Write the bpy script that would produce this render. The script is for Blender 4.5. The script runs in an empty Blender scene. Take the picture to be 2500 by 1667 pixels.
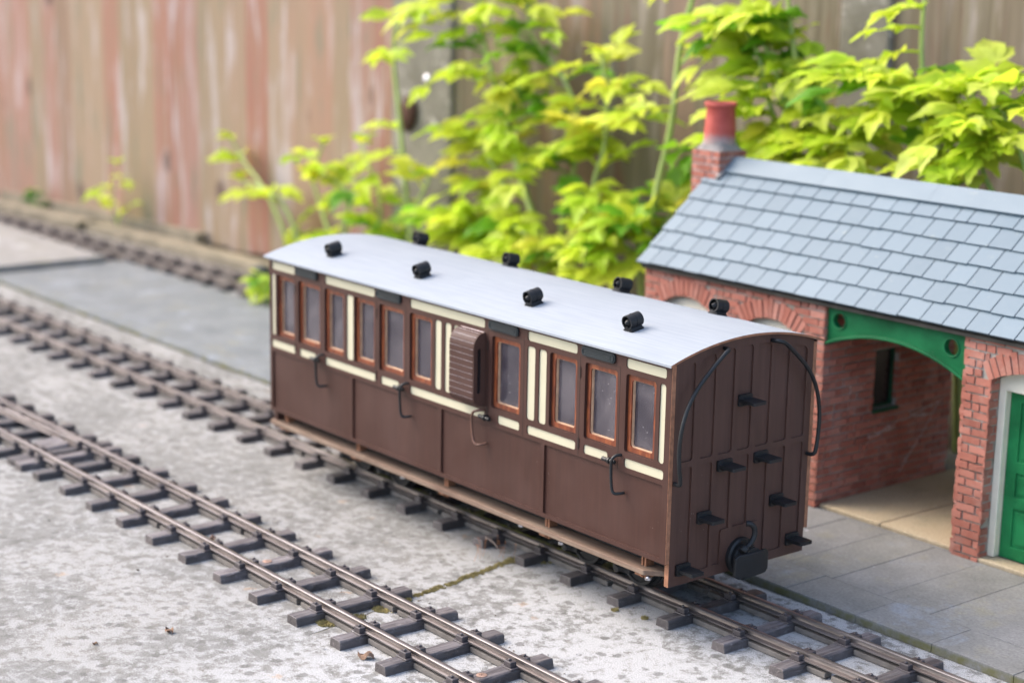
import bpy, bmesh, math, random
from mathutils import Vector, Matrix

# 1 unit is about 8.7 cm: a 32 mm gauge garden railway is 0.365 units wide
sc = bpy.context.scene
COL = sc.collection
rnd = random.Random(7)
PI = math.pi

# ------------------------------------------------------------------ helpers
def tag(o, label=None, cat=None, group=None, kind=None):
    if label: o['label'] = label
    if cat: o['category'] = cat
    if group: o['group'] = group
    if kind: o['kind'] = kind
    return o

def empty(name, loc=(0, 0, 0), label=None, cat=None, group=None):
    o = bpy.data.objects.new(name, None)
    o.empty_display_size = 0.1
    o.location = loc
    COL.objects.link(o)
    return tag(o, label, cat, group)

def obj(name, bm, mats, parent=None, smooth=False, bevel=0.0, seg=2, recalc=True):
    if recalc:
        bmesh.ops.remove_doubles(bm, verts=bm.verts, dist=2e-6)
        bmesh.ops.recalc_face_normals(bm, faces=bm.faces)
    me = bpy.data.meshes.new(name)
    bm.to_mesh(me); bm.free()
    if not isinstance(mats, (list, tuple)): mats = [mats]
    for m in mats: me.materials.append(m)
    if smooth is True:
        for p in me.polygons: p.use_smooth = True
    elif smooth:
        me.shade_flat()
        for p in me.polygons: p.use_smooth = True
        me.set_sharp_from_angle(angle=math.radians(smooth))
    o = bpy.data.objects.new(name, me)
    COL.objects.link(o)
    if parent is not None:
        o.parent = parent
        o.matrix_parent_inverse = world_of(parent).inverted()
    if bevel:
        b = o.modifiers.new('bevel', 'BEVEL'); b.width = bevel; b.segments = seg
        b.limit_method = 'ANGLE'; b.angle_limit = math.radians(40)
    return o

def world_of(o):
    m = Matrix.LocRotScale(o.location, o.rotation_euler, o.scale)
    if o.parent is None: return m
    return world_of(o.parent) @ o.matrix_parent_inverse @ m

def box(bm, x0, x1, y0, y1, z0, z1, mi=0, M=None, jit=0.0):
    vs = []
    for x in (x0, x1):
        for y in (y0, y1):
            for z in (z0, z1):
                p = Vector((x, y, z))
                if jit: p += Vector((rnd.uniform(-jit, jit), rnd.uniform(-jit, jit), rnd.uniform(-jit, jit)))
                if M is not None: p = M @ p
                vs.append(bm.verts.new(p))
    fs = [(0, 1, 3, 2), (4, 6, 7, 5), (0, 4, 5, 1), (2, 3, 7, 6), (0, 2, 6, 4), (1, 5, 7, 3)]
    out = []
    for f in fs:
        fc = bm.faces.new([vs[i] for i in f]); fc.material_index = mi; out.append(fc)
    return out

def tube(bm, pts, r, n=10, mi=0, cap=True):
    pts = [Vector(p) for p in pts]
    rr = r if isinstance(r, (list, tuple)) else [r] * len(pts)
    t0 = (pts[1] - pts[0]).normalized()
    nrm = t0.orthogonal().normalized()
    rings = []
    for i, p in enumerate(pts):
        if i == 0: t = pts[1] - pts[0]
        elif i == len(pts) - 1: t = pts[-1] - pts[-2]
        else: t = (pts[i + 1] - p).normalized() + (p - pts[i - 1]).normalized()
        t.normalize()
        nrm = (nrm - t * nrm.dot(t)).normalized()
        b = t.cross(nrm)
        rings.append([bm.verts.new(p + (nrm * math.cos(2 * PI * k / n) + b * math.sin(2 * PI * k / n)) * rr[i]) for k in range(n)])
    out = []
    for a, c in zip(rings[:-1], rings[1:]):
        for k in range(n):
            f = bm.faces.new((a[k], a[(k + 1) % n], c[(k + 1) % n], c[k])); f.material_index = mi; f.smooth = True; out.append(f)
    if cap:
        for rg in (rings[0][::-1], rings[-1]):
            f = bm.faces.new(rg); f.material_index = mi; out.append(f)
    return out

def smooth_path(pts, sub=6):
    """Catmull-Rom through the points"""
    P = [Vector(p) for p in pts]
    P = [P[0] * 2 - P[1]] + P + [P[-1] * 2 - P[-2]]
    out = []
    for i in range(1, len(P) - 2):
        a, b, c, d = P[i - 1:i + 3]
        for k in range(sub):
            t = k / sub
            out.append(0.5 * ((2 * b) + (c - a) * t + (2 * a - 5 * b + 4 * c - d) * t * t + (3 * b - a - 3 * c + d) * t ** 3))
    out.append(P[-2])
    return out

def lathe(bm, prof, M, n=24, mi=0, cap=True):
    """prof: list of (radius, height) turned about local Z"""
    rings = []
    for r, h in prof:
        rings.append([bm.verts.new(M @ Vector((r * math.cos(2 * PI * k / n), r * math.sin(2 * PI * k / n), h))) for k in range(n)])
    for a, c in zip(rings[:-1], rings[1:]):
        for k in range(n):
            f = bm.faces.new((a[k], a[(k + 1) % n], c[(k + 1) % n], c[k])); f.material_index = mi; f.smooth = True
    if cap:
        for rg in (rings[0][::-1], rings[-1]):
            try: bm.faces.new(rg).material_index = mi
            except ValueError: pass

def rrect(a0, a1, b0, b1, r, n=5):
    r = min(r, (a1 - a0) / 2 * .98, (b1 - b0) / 2 * .98)
    out = []
    for cx, cy, s in ((a1 - r, b1 - r, 0), (a0 + r, b1 - r, 1), (a0 + r, b0 + r, 2), (a1 - r, b0 + r, 3)):
        for k in range(n + 1):
            t = (s + k / n) * PI / 2
            out.append((cx + r * math.cos(t), cy + r * math.sin(t)))
    return out

def plate(bm, outer, holes, d0, d1, f, mi=0, back=True, hole_mi=None):
    """flat plate with holes: 2-D outlines mapped to 3-D by f(a, b, depth)"""
    for d in ([d0, d1] if back else [d0]):
        es = []
        for lp in [outer] + list(holes):
            vs = [bm.verts.new(f(a, b, d)) for a, b in lp]
            for i in range(len(vs)): es.append(bm.edges.new((vs[i], vs[(i + 1) % len(vs)])))
        r = bmesh.ops.triangle_fill(bm, edges=es, use_beauty=True)
        for g in r['geom']:
            if isinstance(g, bmesh.types.BMFace): g.material_index = mi
    for li, lp in enumerate([outer] + list(holes)):
        a = [bm.verts.new(f(p[0], p[1], d0)) for p in lp]
        c = [bm.verts.new(f(p[0], p[1], d1)) for p in lp]
        for i in range(len(lp)):
            j = (i + 1) % len(lp)
            fc = bm.faces.new((a[i], a[j], c[j], c[i]))
            fc.material_index = mi if (li == 0 or hole_mi is None) else hole_mi

def BM(): return bmesh.new()

def tint(bm, faces, val, layer='tint'):
    L = bm.loops.layers.float_color.get(layer) or bm.loops.layers.float_color.new(layer)
    if not isinstance(val, (tuple, list)): val = (val, val, val, 1)
    for fc in faces:
        for lp in fc.loops: lp[L] = val

def copy_tree(o, parent=None):
    c = o.copy(); COL.objects.link(c)
    if parent is not None: c.parent = parent
    for ch in list(o.children): copy_tree(ch, c)
    return c

# ------------------------------------------------------------------ materials
class Mat:
    def __init__(s, name):
        s.m = bpy.data.materials.new(name); s.m.use_nodes = True
        s.t = s.m.node_tree; s.N = s.t.nodes; s.L = s.t.links
        s.b = s.N['Principled BSDF']; s.out = s.N['Material Output']
        s.tc = s.N.new('ShaderNodeTexCoord')
    def co(s, scale=(1, 1, 1), src='Object', rot=(0, 0, 0), rand=False):
        m = s.N.new('ShaderNodeMapping'); m.inputs['Scale'].default_value = scale; m.inputs['Rotation'].default_value = rot
        s.L.new(s.tc.outputs[src], m.inputs['Vector'])
        if rand:
            oi = s.N.new('ShaderNodeObjectInfo'); k = s.N.new('ShaderNodeVectorMath'); k.operation = 'SCALE'
            cv = s.N.new('ShaderNodeCombineXYZ')
            for i in range(3): s.L.new(oi.outputs['Random'], cv.inputs[i])
            s.L.new(cv.outputs[0], k.inputs[0]); k.inputs['Scale'].default_value = 37.0
            s.L.new(k.outputs[0], m.inputs['Location'])
        return m.outputs[0]
    def noise(s, co, scale, detail=4, rough=.55, dist=0.0):
        n = s.N.new('ShaderNodeTexNoise'); n.inputs['Scale'].default_value = scale; n.inputs['Detail'].default_value = detail
        n.inputs['Roughness'].default_value = rough; n.inputs['Distortion'].default_value = dist
        s.L.new(co, n.inputs['Vector']); return n.outputs['Fac']
    def vor(s, co, scale, feat='F1', out='Distance', rand=1.0):
        n = s.N.new('ShaderNodeTexVoronoi'); n.feature = feat; n.inputs['Scale'].default_value = scale
        n.inputs['Randomness'].default_value = rand
        s.L.new(co, n.inputs['Vector']); return n.outputs[out]
    def ramp(s, fac, stops, interp='LINEAR'):
        n = s.N.new('ShaderNodeValToRGB'); cr = n.color_ramp; cr.interpolation = interp
        while len(cr.elements) < len(stops): cr.elements.new(0.5)
        for e, (p, c) in zip(cr.elements, stops):
            e.position = p; e.color = (c, c, c, 1) if isinstance(c, (int, float)) else (*c, 1)
        s.L.new(fac, n.inputs['Fac']); return n.outputs['Color']
    def mix(s, fac, a, b, mode='MIX'):
        n = s.N.new('ShaderNodeMix'); n.data_type = 'RGBA'; n.blend_type = mode
        for v, i in ((fac, 0), (a, 6), (b, 7)):
            if hasattr(v, 'is_linked'): s.L.new(v, n.inputs[i])
            elif i == 0: n.inputs[0].default_value = v
            else: n.inputs[i].default_value = (*v, 1)
        return n.outputs[2]
    def math(s, op, a, b=0.0, clamp=False):
        n = s.N.new('ShaderNodeMath'); n.operation = op; n.use_clamp = clamp
        for i, v in enumerate((a, b)):
            if hasattr(v, 'is_linked'): s.L.new(v, n.inputs[i])
            else: n.inputs[i].default_value = v
        return n.outputs[0]
    def sep(s, co):
        n = s.N.new('ShaderNodeSeparateXYZ'); s.L.new(co, n.inputs[0]); return n.outputs
    def attr(s, name):
        n = s.N.new('ShaderNodeAttribute'); n.attribute_name = name; return n
    def bump(s, h, strength=.3, dist=.01):
        n = s.N.new('ShaderNodeBump'); n.inputs['Strength'].default_value = strength; n.inputs['Distance'].default_value = dist
        s.L.new(h, n.inputs['Height']); s.L.new(n.outputs[0], s.b.inputs['Normal']); return n
    def set(s, color=None, rough=None, metal=None, spec=None):
        for k, v in (('Base Color', color), ('Roughness', rough), ('Metallic', metal), ('Specular IOR Level', spec)):
            if v is None: continue
            if hasattr(v, 'is_linked'): s.L.new(v, s.b.inputs[k])
            elif isinstance(v, (tuple, list)): s.b.inputs[k].default_value = (*v, 1)
            else: s.b.inputs[k].default_value = v
        return s

def simple(name, col, rough=.5, var=.25, scale=8, spec=.4, bump=.1, metal=0, rand=False, speck=None):
    m = Mat(name); co = m.co(rand=rand)
    n = m.noise(co, scale, 6)
    c = m.ramp(n, [(.25, tuple(v * (1 - var) for v in col)), (.75, tuple(min(1, v * (1 + var)) for v in col))])
    if speck:
        sp = m.noise(co, speck[0], 3, .7)
        c = m.mix(m.ramp(sp, [(speck[1], 0.0), (speck[1] + .03, 1.0)]), c, speck[2])
    m.set(c, m.ramp(n, [(.2, max(0, rough - .08)), (.8, min(1, rough + .1))]), metal, spec)
    if bump: m.bump(m.noise(co, scale * 9, 4), bump, .006)
    return m.m

# --- concrete ground
def mat_ground():
    m = Mat('lichen_concrete'); co = m.co()
    X, Y, Z = m.sep(co)
    # crack line between two cast slabs:  x + 0.19*y = -1.50
    e = m.math('ADD', m.math('MULTIPLY', Y, .185), X); e = m.math('ADD', e, 1.50)
    wob = m.math('MULTIPLY', m.math('SUBTRACT', m.noise(co, 9, 3), .5), .03)
    e = m.math('ADD', e, wob)
    near = m.ramp(m.math('MULTIPLY', m.math('ADD', e, .6), .8, True), [(0.0, 0.0), (1.0, 1.0)])
    big = m.noise(co, 1.3, 5, .6); mid = m.noise(co, 8.5, 8, .72, .1); fine = m.noise(co, 24, 5, .7); grain = m.noise(co, 150, 3, .7)
    base = m.ramp(mid, [(.30, (.118, .114, .104)), (.5, (.172, .168, .156)), (.72, (.235, .232, .222))])
    tan = m.ramp(big, [(.45, 0.0), (.66, 1.0)])
    base = m.mix(m.math('MULTIPLY', tan, .5), base, (.195, .176, .148))
    # pale lichen bloom with ragged, clustered edges
    v = m.math('ADD', m.math('MULTIPLY', fine, .35), m.math('MULTIPLY', m.noise(co, 10.5, 9, .74, .1), .95))
    v = m.math('ADD', v, m.math('MULTIPLY', near, .065))
    v = m.math('ADD', v, m.math('MULTIPLY', m.math('SUBTRACT', big, .5), .48))
    v = m.math('ADD', v, m.math('MULTIPLY', m.math('SUBTRACT', grain, .5), .22))
    lich = m.ramp(v, [(.615, 0.0), (.665, .5), (.735, 1.0)])
    base = m.mix(m.math('MULTIPLY', lich, m.math('ADD', m.math('MULTIPLY', near, .35), .55)), base, (.37, .37, .365))
    # dark thin lichen discs
    dk = m.math('ADD', m.vor(co, 7.5), m.math('MULTIPLY', m.noise(co, 18, 5, .75), .6))
    dkm = m.ramp(dk, [(.47, 1.0), (.53, 0.0)])
    base = m.mix(m.math('MULTIPLY', dkm, .72), base, (.115, .110, .102))
    og = m.math('ADD', m.vor(m.co((1, 1, 1), rot=(0, 0, 1)), 2.7), m.math('MULTIPLY', m.noise(co, 30, 4), .4))
    base = m.mix(m.ramp(og, [(.24, .45), (.30, 0.0)]), base, (.33, .21, .12))
    spk = m.noise(co, 62, 4, .75)
    base = m.mix(m.ramp(spk, [(.30, .75), (.38, 0.0)]), base, (.095, .09, .082))
    g = m.ramp(grain, [(.30, .45), (.5, 1.0), (.7, 1.35)])
    base = m.mix(1.0, base, g, 'MULTIPLY')
    ck = m.ramp(m.math('ABSOLUTE', e), [(.003, 1.0), (.010, 0.0)])
    ck = m.math('MULTIPLY', ck, m.ramp(m.math('ADD', Y, 1.45), [(0.0, 0.0), (.12, 1.0)]))
    base = m.mix(m.math('MULTIPLY', ck, .85), base, (.05, .045, .03))
    m.set(base, .88, 0, .25)
    h = m.math('ADD', m.math('MULTIPLY', fine, .6), m.math('MULTIPLY', grain, .35))
    h = m.math('SUBTRACT', h, m.math('MULTIPLY', ck, 2.0))
    m.bump(h, .45, .012)
    return m.m

def mat_flag(name, a, b, blotch=(.24, .28, .33), moss=0.0):
    m = Mat(name); co = m.co()
    n = m.noise(co, 3, 6, .6); g = m.noise(co, 60, 4, .7)
    at = m.attr('tint')
    c = m.ramp(n, [(.3, a), (.7, b)])
    bl = m.ramp(m.noise(co, 2.3, 6, .7, .6), [(.56, 0.0), (.70, 1.0)])
    c = m.mix(m.math('MULTIPLY', bl, .5), c, blotch)
    ol = m.ramp(m.noise(m.co((1, 1, 1), rot=(.3, 0, 2)), 3.1, 6, .7), [(.55, 0.0), (.68, 1.0)])
    c = m.mix(m.math('MULTIPLY', ol, .4), c, (.23, .21, .13))
    c = m.mix(1.0, c, m.ramp(g, [(.3, .75), (.7, 1.2)]), 'MULTIPLY')
    sp = m.ramp(m.math('ADD', m.vor(co, 5.5), m.math('MULTIPLY', m.noise(co, 40, 3), .16)), [(.125, 1.0), (.15, 0.0)])
    keep = m.ramp(m.noise(co, 2.0, 2), [(.5, 0.0), (.56, 1.0)])
    c = m.mix(m.math('MULTIPLY', sp, keep), c, (.72, .72, .74))
    c = m.mix(1.0, c, at.outputs['Color'], 'MULTIPLY')
    if moss:
        Z = m.sep(co)[2]
        mm = m.math('MULTIPLY', m.ramp(Z, [(.035, 1.0), (.0505, 0.0)]), m.ramp(m.noise(co, 9, 5), [(.35, 0.0), (.6, 1.0)]))
        c = m.mix(m.math('MULTIPLY', mm, moss), c, (.12, .115, .035))
    m.set(c, .8, 0, .3)
    m.bump(m.math('ADD', g, n), .25, .01)
    return m.m

def mat_paintwood(name, col, streak=(1, 1, 14), dust=.35, rough=.5):
    """brown painted ply: fine grain, dusty bloom, pale flecks"""
    m = Mat(name); co = m.co()
    gr = m.noise(m.co((45, 45, 3)), 1.0, 5, .6)
    n = m.noise(co, 2.2, 5, .6)
    c = m.ramp(gr, [(.3, tuple(v * .86 for v in col)), (.7, tuple(v * 1.12 for v in col))])
    d = m.ramp(n, [(.40, 0.0), (.75, 1.0)])
    c = m.mix(m.math('MULTIPLY', d, dust), c, tuple(min(1, v * 1.5 + .02) for v in col))
    fl = m.math('ADD', m.vor(co, 34), m.math('MULTIPLY', m.noise(co, 2.2, 3), .42))
    c = m.mix(m.ramp(fl, [(.19, .6), (.215, 0.0)]), c, (.40, .35, .32))
    m.set(c, m.ramp(n, [(.3, rough - .06), (.7, rough + .12)]), 0, .28)
    m.bump(gr, .12, .004)
    return m.m

def mat_bricks():
    m = Mat('red_bricks'); co = m.co()
    at = m.attr('tint'); T = at.outputs['Fac']
    n = m.noise(co, 14, 5, .65)
    c = m.ramp(T, [(0.0, (.235, .082, .058)), (.5, (.33, .118, .083)), (1.0, (.42, .18, .135))])
    c = m.mix(m.math('MULTIPLY', m.ramp(n, [(.45, 0.0), (.75, 1.0)]), .4), c, (.42, .20, .145))
    w = m.ramp(m.noise(co, 5, 6, .7), [(.50, 0.0), (.70, 1.0)])
    c = m.mix(m.math('MULTIPLY', w, .5), c, (.40, .27, .225))
    c = m.mix(m.ramp(m.noise(co, 55, 3, .7), [(.68, 0.0), (.73, .7)]), c, (.10, .06, .05))
    m.set(c, .85, 0, .25); m.bump(m.noise(co, 45, 5, .7), .4, .01)
    return m.m

def mat_mortar():
    m = Mat('mortar'); co = m.co()
    n = m.noise(co, 5, 6, .65)
    c = m.ramp(n, [(.3, (.17, .158, .115)), (.5, (.30, .28, .24)), (.7, (.41, .38, .355))])
    m.set(c, .92, 0, .2); m.bump(m.noise(co, 50, 4), .5, .01)
    return m.m

def mat_slate():
    m = Mat('slate_tiles'); co = m.co()
    at = m.attr('tint'); T = at.outputs['Fac']
    n = m.noise(co, 5, 5, .6)
    c = m.ramp(T, [(0.0, (.060, .098, .128)), (.5, (.080, .124, .158)), (1.0, (.102, .150, .186))])
    c = m.mix(m.math('MULTIPLY', m.ramp(n, [(.4, 0.0), (.75, 1.0)]), .35), c, (.16, .195, .22))
    c = m.mix(m.ramp(m.noise(co, 32, 4, .7), [(.70, 0.0), (.76, .5)]), c, (.12, .14, .15))
    lc = m.ramp(m.noise(co, 9, 6, .75), [(.62, 0.0), (.70, .5)])
    c = m.mix(lc, c, (.20, .225, .20))
    m.set(c, m.ramp(n, [(.3, .42), (.7, .60)]), 0, .5); m.bump(m.noise(co, 26, 4), .12, .006)
    return m.m

def mat_roofpaint():
    m = Mat('pale_roof_paint')
    st = m.noise(m.co((3, 70, 70)), 1.0, 4, .6); co = m.co(); n = m.noise(co, 1.1, 4)
    c = m.ramp(st, [(.3, (.232, .256, .285)), (.7, (.28, .302, .328))])
    c = m.mix(m.math('MULTIPLY', m.ramp(n, [(.4, 0.0), (.7, 1.0)]), .3), c, (.33, .35, .368))
    gr = m.ramp(m.noise(co, 3.2, 6, .7), [(.5, 0.0), (.75, .35)])
    c = m.mix(gr, c, (.235, .255, .28))
    m.set(c, m.ramp(n, [(.3, .42), (.7, .55)]), 0, .3); m.bump(st, .3, .004)
    d = m.N.new('ShaderNodeBsdfDiffuse'); m.L.new(c, d.inputs[0]); x = m.N.new('ShaderNodeMixShader'); x.inputs[0].default_value = .3
    m.L.new(d.outputs[0], x.inputs[1]); m.L.new(m.b.outputs[0], x.inputs[2]); m.L.new(x.outputs[0], m.out.inputs[0])
    return m.m

def mat_fence():
    m = Mat('weathered_fence_boards'); co = m.co()
    at = m.attr('tint'); S = m.N.new('ShaderNodeSeparateColor'); m.L.new(at.outputs['Color'], S.inputs[0])
    T, K, D = S.outputs
    off = m.N.new('ShaderNodeCombineXYZ'); m.L.new(m.math('MULTIPLY', T, 40.0), off.inputs[2]); m.L.new(m.math('MULTIPLY', K, 17.0), off.inputs[0])
    va = m.N.new('ShaderNodeVectorMath'); va.operation = 'ADD'; m.L.new(m.co((6.5, 6.5, .7)), va.inputs[0]); m.L.new(off.outputs[0], va.inputs[1])
    vb = m.N.new('ShaderNodeVectorMath'); vb.operation = 'ADD'; m.L.new(m.co((14, 14, .35)), vb.inputs[0]); m.L.new(off.outputs[0], vb.inputs[1])
    pc = m.noise(va.outputs[0], 1.0, 5, .6, .3); gr = m.noise(vb.outputs[0], 1.0, 5, .65)
    red = m.ramp(T, [(0.0, (.30, .215, .135)), (.3, (.34, .245, .165)), (.5, (.36, .185, .13)), (.75, (.335, .145, .105)), (1.0, (.37, .205, .165))])
    c = m.mix(m.ramp(gr, [(.35, .6), (.65, 0.0)]), red, (.29, .225, .14))
    c = m.mix(m.ramp(pc, [(.54, 0.0), (.68, .75)]), c, (.50, .44, .42))
    c = m.mix(m.ramp(pc, [(.33, .8), (.43, 0.0)]), c, (.20, .20, .135))
    vd = m.N.new('ShaderNodeVectorMath'); vd.operation = 'ADD'; m.L.new(m.co((1.3, 1.3, .8)), vd.inputs[0]); m.L.new(off.outputs[0], vd.inputs[1])
    kn = m.vor(vd.outputs[0], 1.1)
    c = m.mix(m.ramp(kn, [(.09, .9), (.16, 0.0)]), c, (.14, .095, .075))
    # right-hand run: bare weathered timber, the plants' shade mixed into its darker colour
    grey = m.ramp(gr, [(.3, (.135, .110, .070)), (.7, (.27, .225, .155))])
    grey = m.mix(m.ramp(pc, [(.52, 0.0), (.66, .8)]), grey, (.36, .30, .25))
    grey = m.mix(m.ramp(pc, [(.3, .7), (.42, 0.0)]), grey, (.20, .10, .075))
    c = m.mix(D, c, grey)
    m.set(c, .85, 0, .2); m.bump(gr, .4, .02)
    return m.m

def mat_leaf():
    m = Mat('lime_leaves')
    at = m.attr('tint'); co = m.co()
    n = m.noise(co, 7, 3)
    c = m.mix(1.0, at.outputs['Color'], m.ramp(n, [(.3, .85), (.7, 1.15)]), 'MULTIPLY')
    d = m.N.new('ShaderNodeBsdfDiffuse'); t = m.N.new('ShaderNodeBsdfTranslucent'); g = m.N.new('ShaderNodeBsdfGlossy')
    g.inputs['Roughness'].default_value = .45
    m.L.new(c, d.inputs['Color']); m.L.new(c, t.inputs['Color'])
    a = m.N.new('ShaderNodeMixShader'); a.inputs[0].default_value = .58
    m.L.new(d.outputs[0], a.inputs[1]); m.L.new(t.outputs[0], a.inputs[2])
    b = m.N.new('ShaderNodeMixShader'); b.inputs[0].default_value = .02
    m.L.new(a.outputs[0], b.inputs[1]); m.L.new(g.outputs[0], b.inputs[2])
    m.L.new(b.outputs[0], m.out.inputs[0])
    return m.m

def mat_pane():
    m = Mat('dusty_window_film'); co = m.co()
    n = m.noise(co, 3.2, 4, .6, .8); sp = m.math('ADD', m.vor(co, 42), m.math('MULTIPLY', m.noise(co, 5, 3), .25))
    tr = m.N.new('ShaderNodeBsdfTransparent'); tr.inputs[0].default_value = (.62, .56, .66, 1)
    df = m.N.new('ShaderNodeBsdfDiffuse'); m.L.new(m.ramp(n, [(.35, (.115, .10, .128)), (.7, (.23, .205, .22))]), df.inputs[0])
    gl = m.N.new('ShaderNodeBsdfGlossy'); gl.inputs['Roughness'].default_value = .06; gl.inputs[0].default_value = (1, 1, 1, 1)
    ds = m.N.new('ShaderNodeBsdfDiffuse'); ds.inputs[0].default_value = (.62, .60, .60, 1)
    a = m.N.new('ShaderNodeMixShader'); m.L.new(m.ramp(n, [(.3, .28), (.7, .48)]), a.inputs[0])
    m.L.new(tr.outputs[0], a.inputs[1]); m.L.new(df.outputs[0], a.inputs[2])
    s = m.N.new('ShaderNodeMixShader'); m.L.new(m.ramp(sp, [(.172, .9), (.195, 0.0)]), s.inputs[0])
    m.L.new(a.outputs[0], s.inputs[1]); m.L.new(ds.outputs[0], s.inputs[2])
    fr = m.N.new('ShaderNodeFresnel'); fr.inputs[0].default_value = 1.5
    w = m.N.new('ShaderNodeBump'); w.inputs['Strength'].default_value = .12; w.inputs['Distance'].default_value = .01
    m.L.new(m.noise(co, 6, 2), w.inputs['Height']); m.L.new(w.outputs[0], gl.inputs['Normal'])
    b = m.N.new('ShaderNodeMixShader'); m.L.new(fr.outputs[0], b.inputs[0])
    m.L.new(s.outputs[0], b.inputs[1]); m.L.new(gl.outputs[0], b.inputs[2]); m.L.new(b.outputs[0], m.out.inputs[0])
    return m.m

def mat_sleeper():
    m = Mat('brown_plastic_sleeper'); co = m.co(rand=True)
    gr = m.noise(m.co((60, 3, 60), rand=True), 1.0, 5, .6, .5); n = m.noise(co, 7, 5, .65)
    c = m.ramp(n, [(.3, (.046, .039, .039)), (.7, (.090, .077, .076))])
    Z = m.sep(m.tc.outputs['Object'])[2]
    c = m.mix(m.ramp(m.noise(co, 20, 6, .75), [(.56, 0.0), (.72, .55)]), c, (.26, .24, .235))
    c = m.mix(m.math('MULTIPLY', m.ramp(Z, [(.044, 0.0), (.050, 1.0)]), m.ramp(gr, [(.40, .0), (.60, .6)])), c, (.20, .18, .18))
    oi = m.N.new('ShaderNodeObjectInfo'); c = m.mix(1.0, c, m.ramp(oi.outputs['Random'], [(0.0, .72), (1.0, 1.35)]), 'MULTIPLY')
    m.set(c, m.ramp(n, [(.3, .42), (.7, .6)]), 0, .5)
    m.bump(gr, .75, .012)
    return m.m

def mat_rail():
    m = Mat('brown_weathered_rail'); co = m.co((.6, 5, 5))
    n = m.noise(co, 4, 6, .65)
    c = m.ramp(n, [(.3, (.17, .145, .135)), (.7, (.30, .27, .26))])
    c = m.mix(m.ramp(m.noise(m.co((4, 30, 30)), 2, 5, .7), [(.62, 0.0), (.74, .6)]), c, (.36, .33, .31))
    m.set(c, m.ramp(n, [(.3, .24), (.7, .40)]), .75, .5); m.bump(n, .1, .004)
    return m.m

def mat_post():
    m = Mat('old_concrete_post'); co = m.co()
    n = m.noise(co, 2.5, 6, .7); l = m.noise(co, 6, 5, .7)
    c = m.ramp(n, [(.3, (.125, .115, .088)), (.7, (.275, .252, .212))])
    c = m.mix(m.ramp(l, [(.58, 0.0), (.68, .8)]), c, (.50, .47, .42))
    m.set(c, .9, 0, .2); m.bump(l, .5, .02); return m.m

def mat_green(name, col, rough=.35):
    m = Mat(name); co = m.co(); n = m.noise(co, 4, 5, .65)
    c = m.ramp(n, [(.3, tuple(v * .62 for v in col)), (.7, tuple(v * 1.35 for v in col))])
    c = m.mix(m.ramp(m.noise(co, 38, 3, .7), [(.70, 0.0), (.74, .6)]), c, (.30, .36, .30))
    m.set(c, m.ramp(n, [(.3, rough + .05), (.7, rough + .2)]), 0, .3); m.bump(m.noise(co, 18, 4), .12, .008); return m.m

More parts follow.
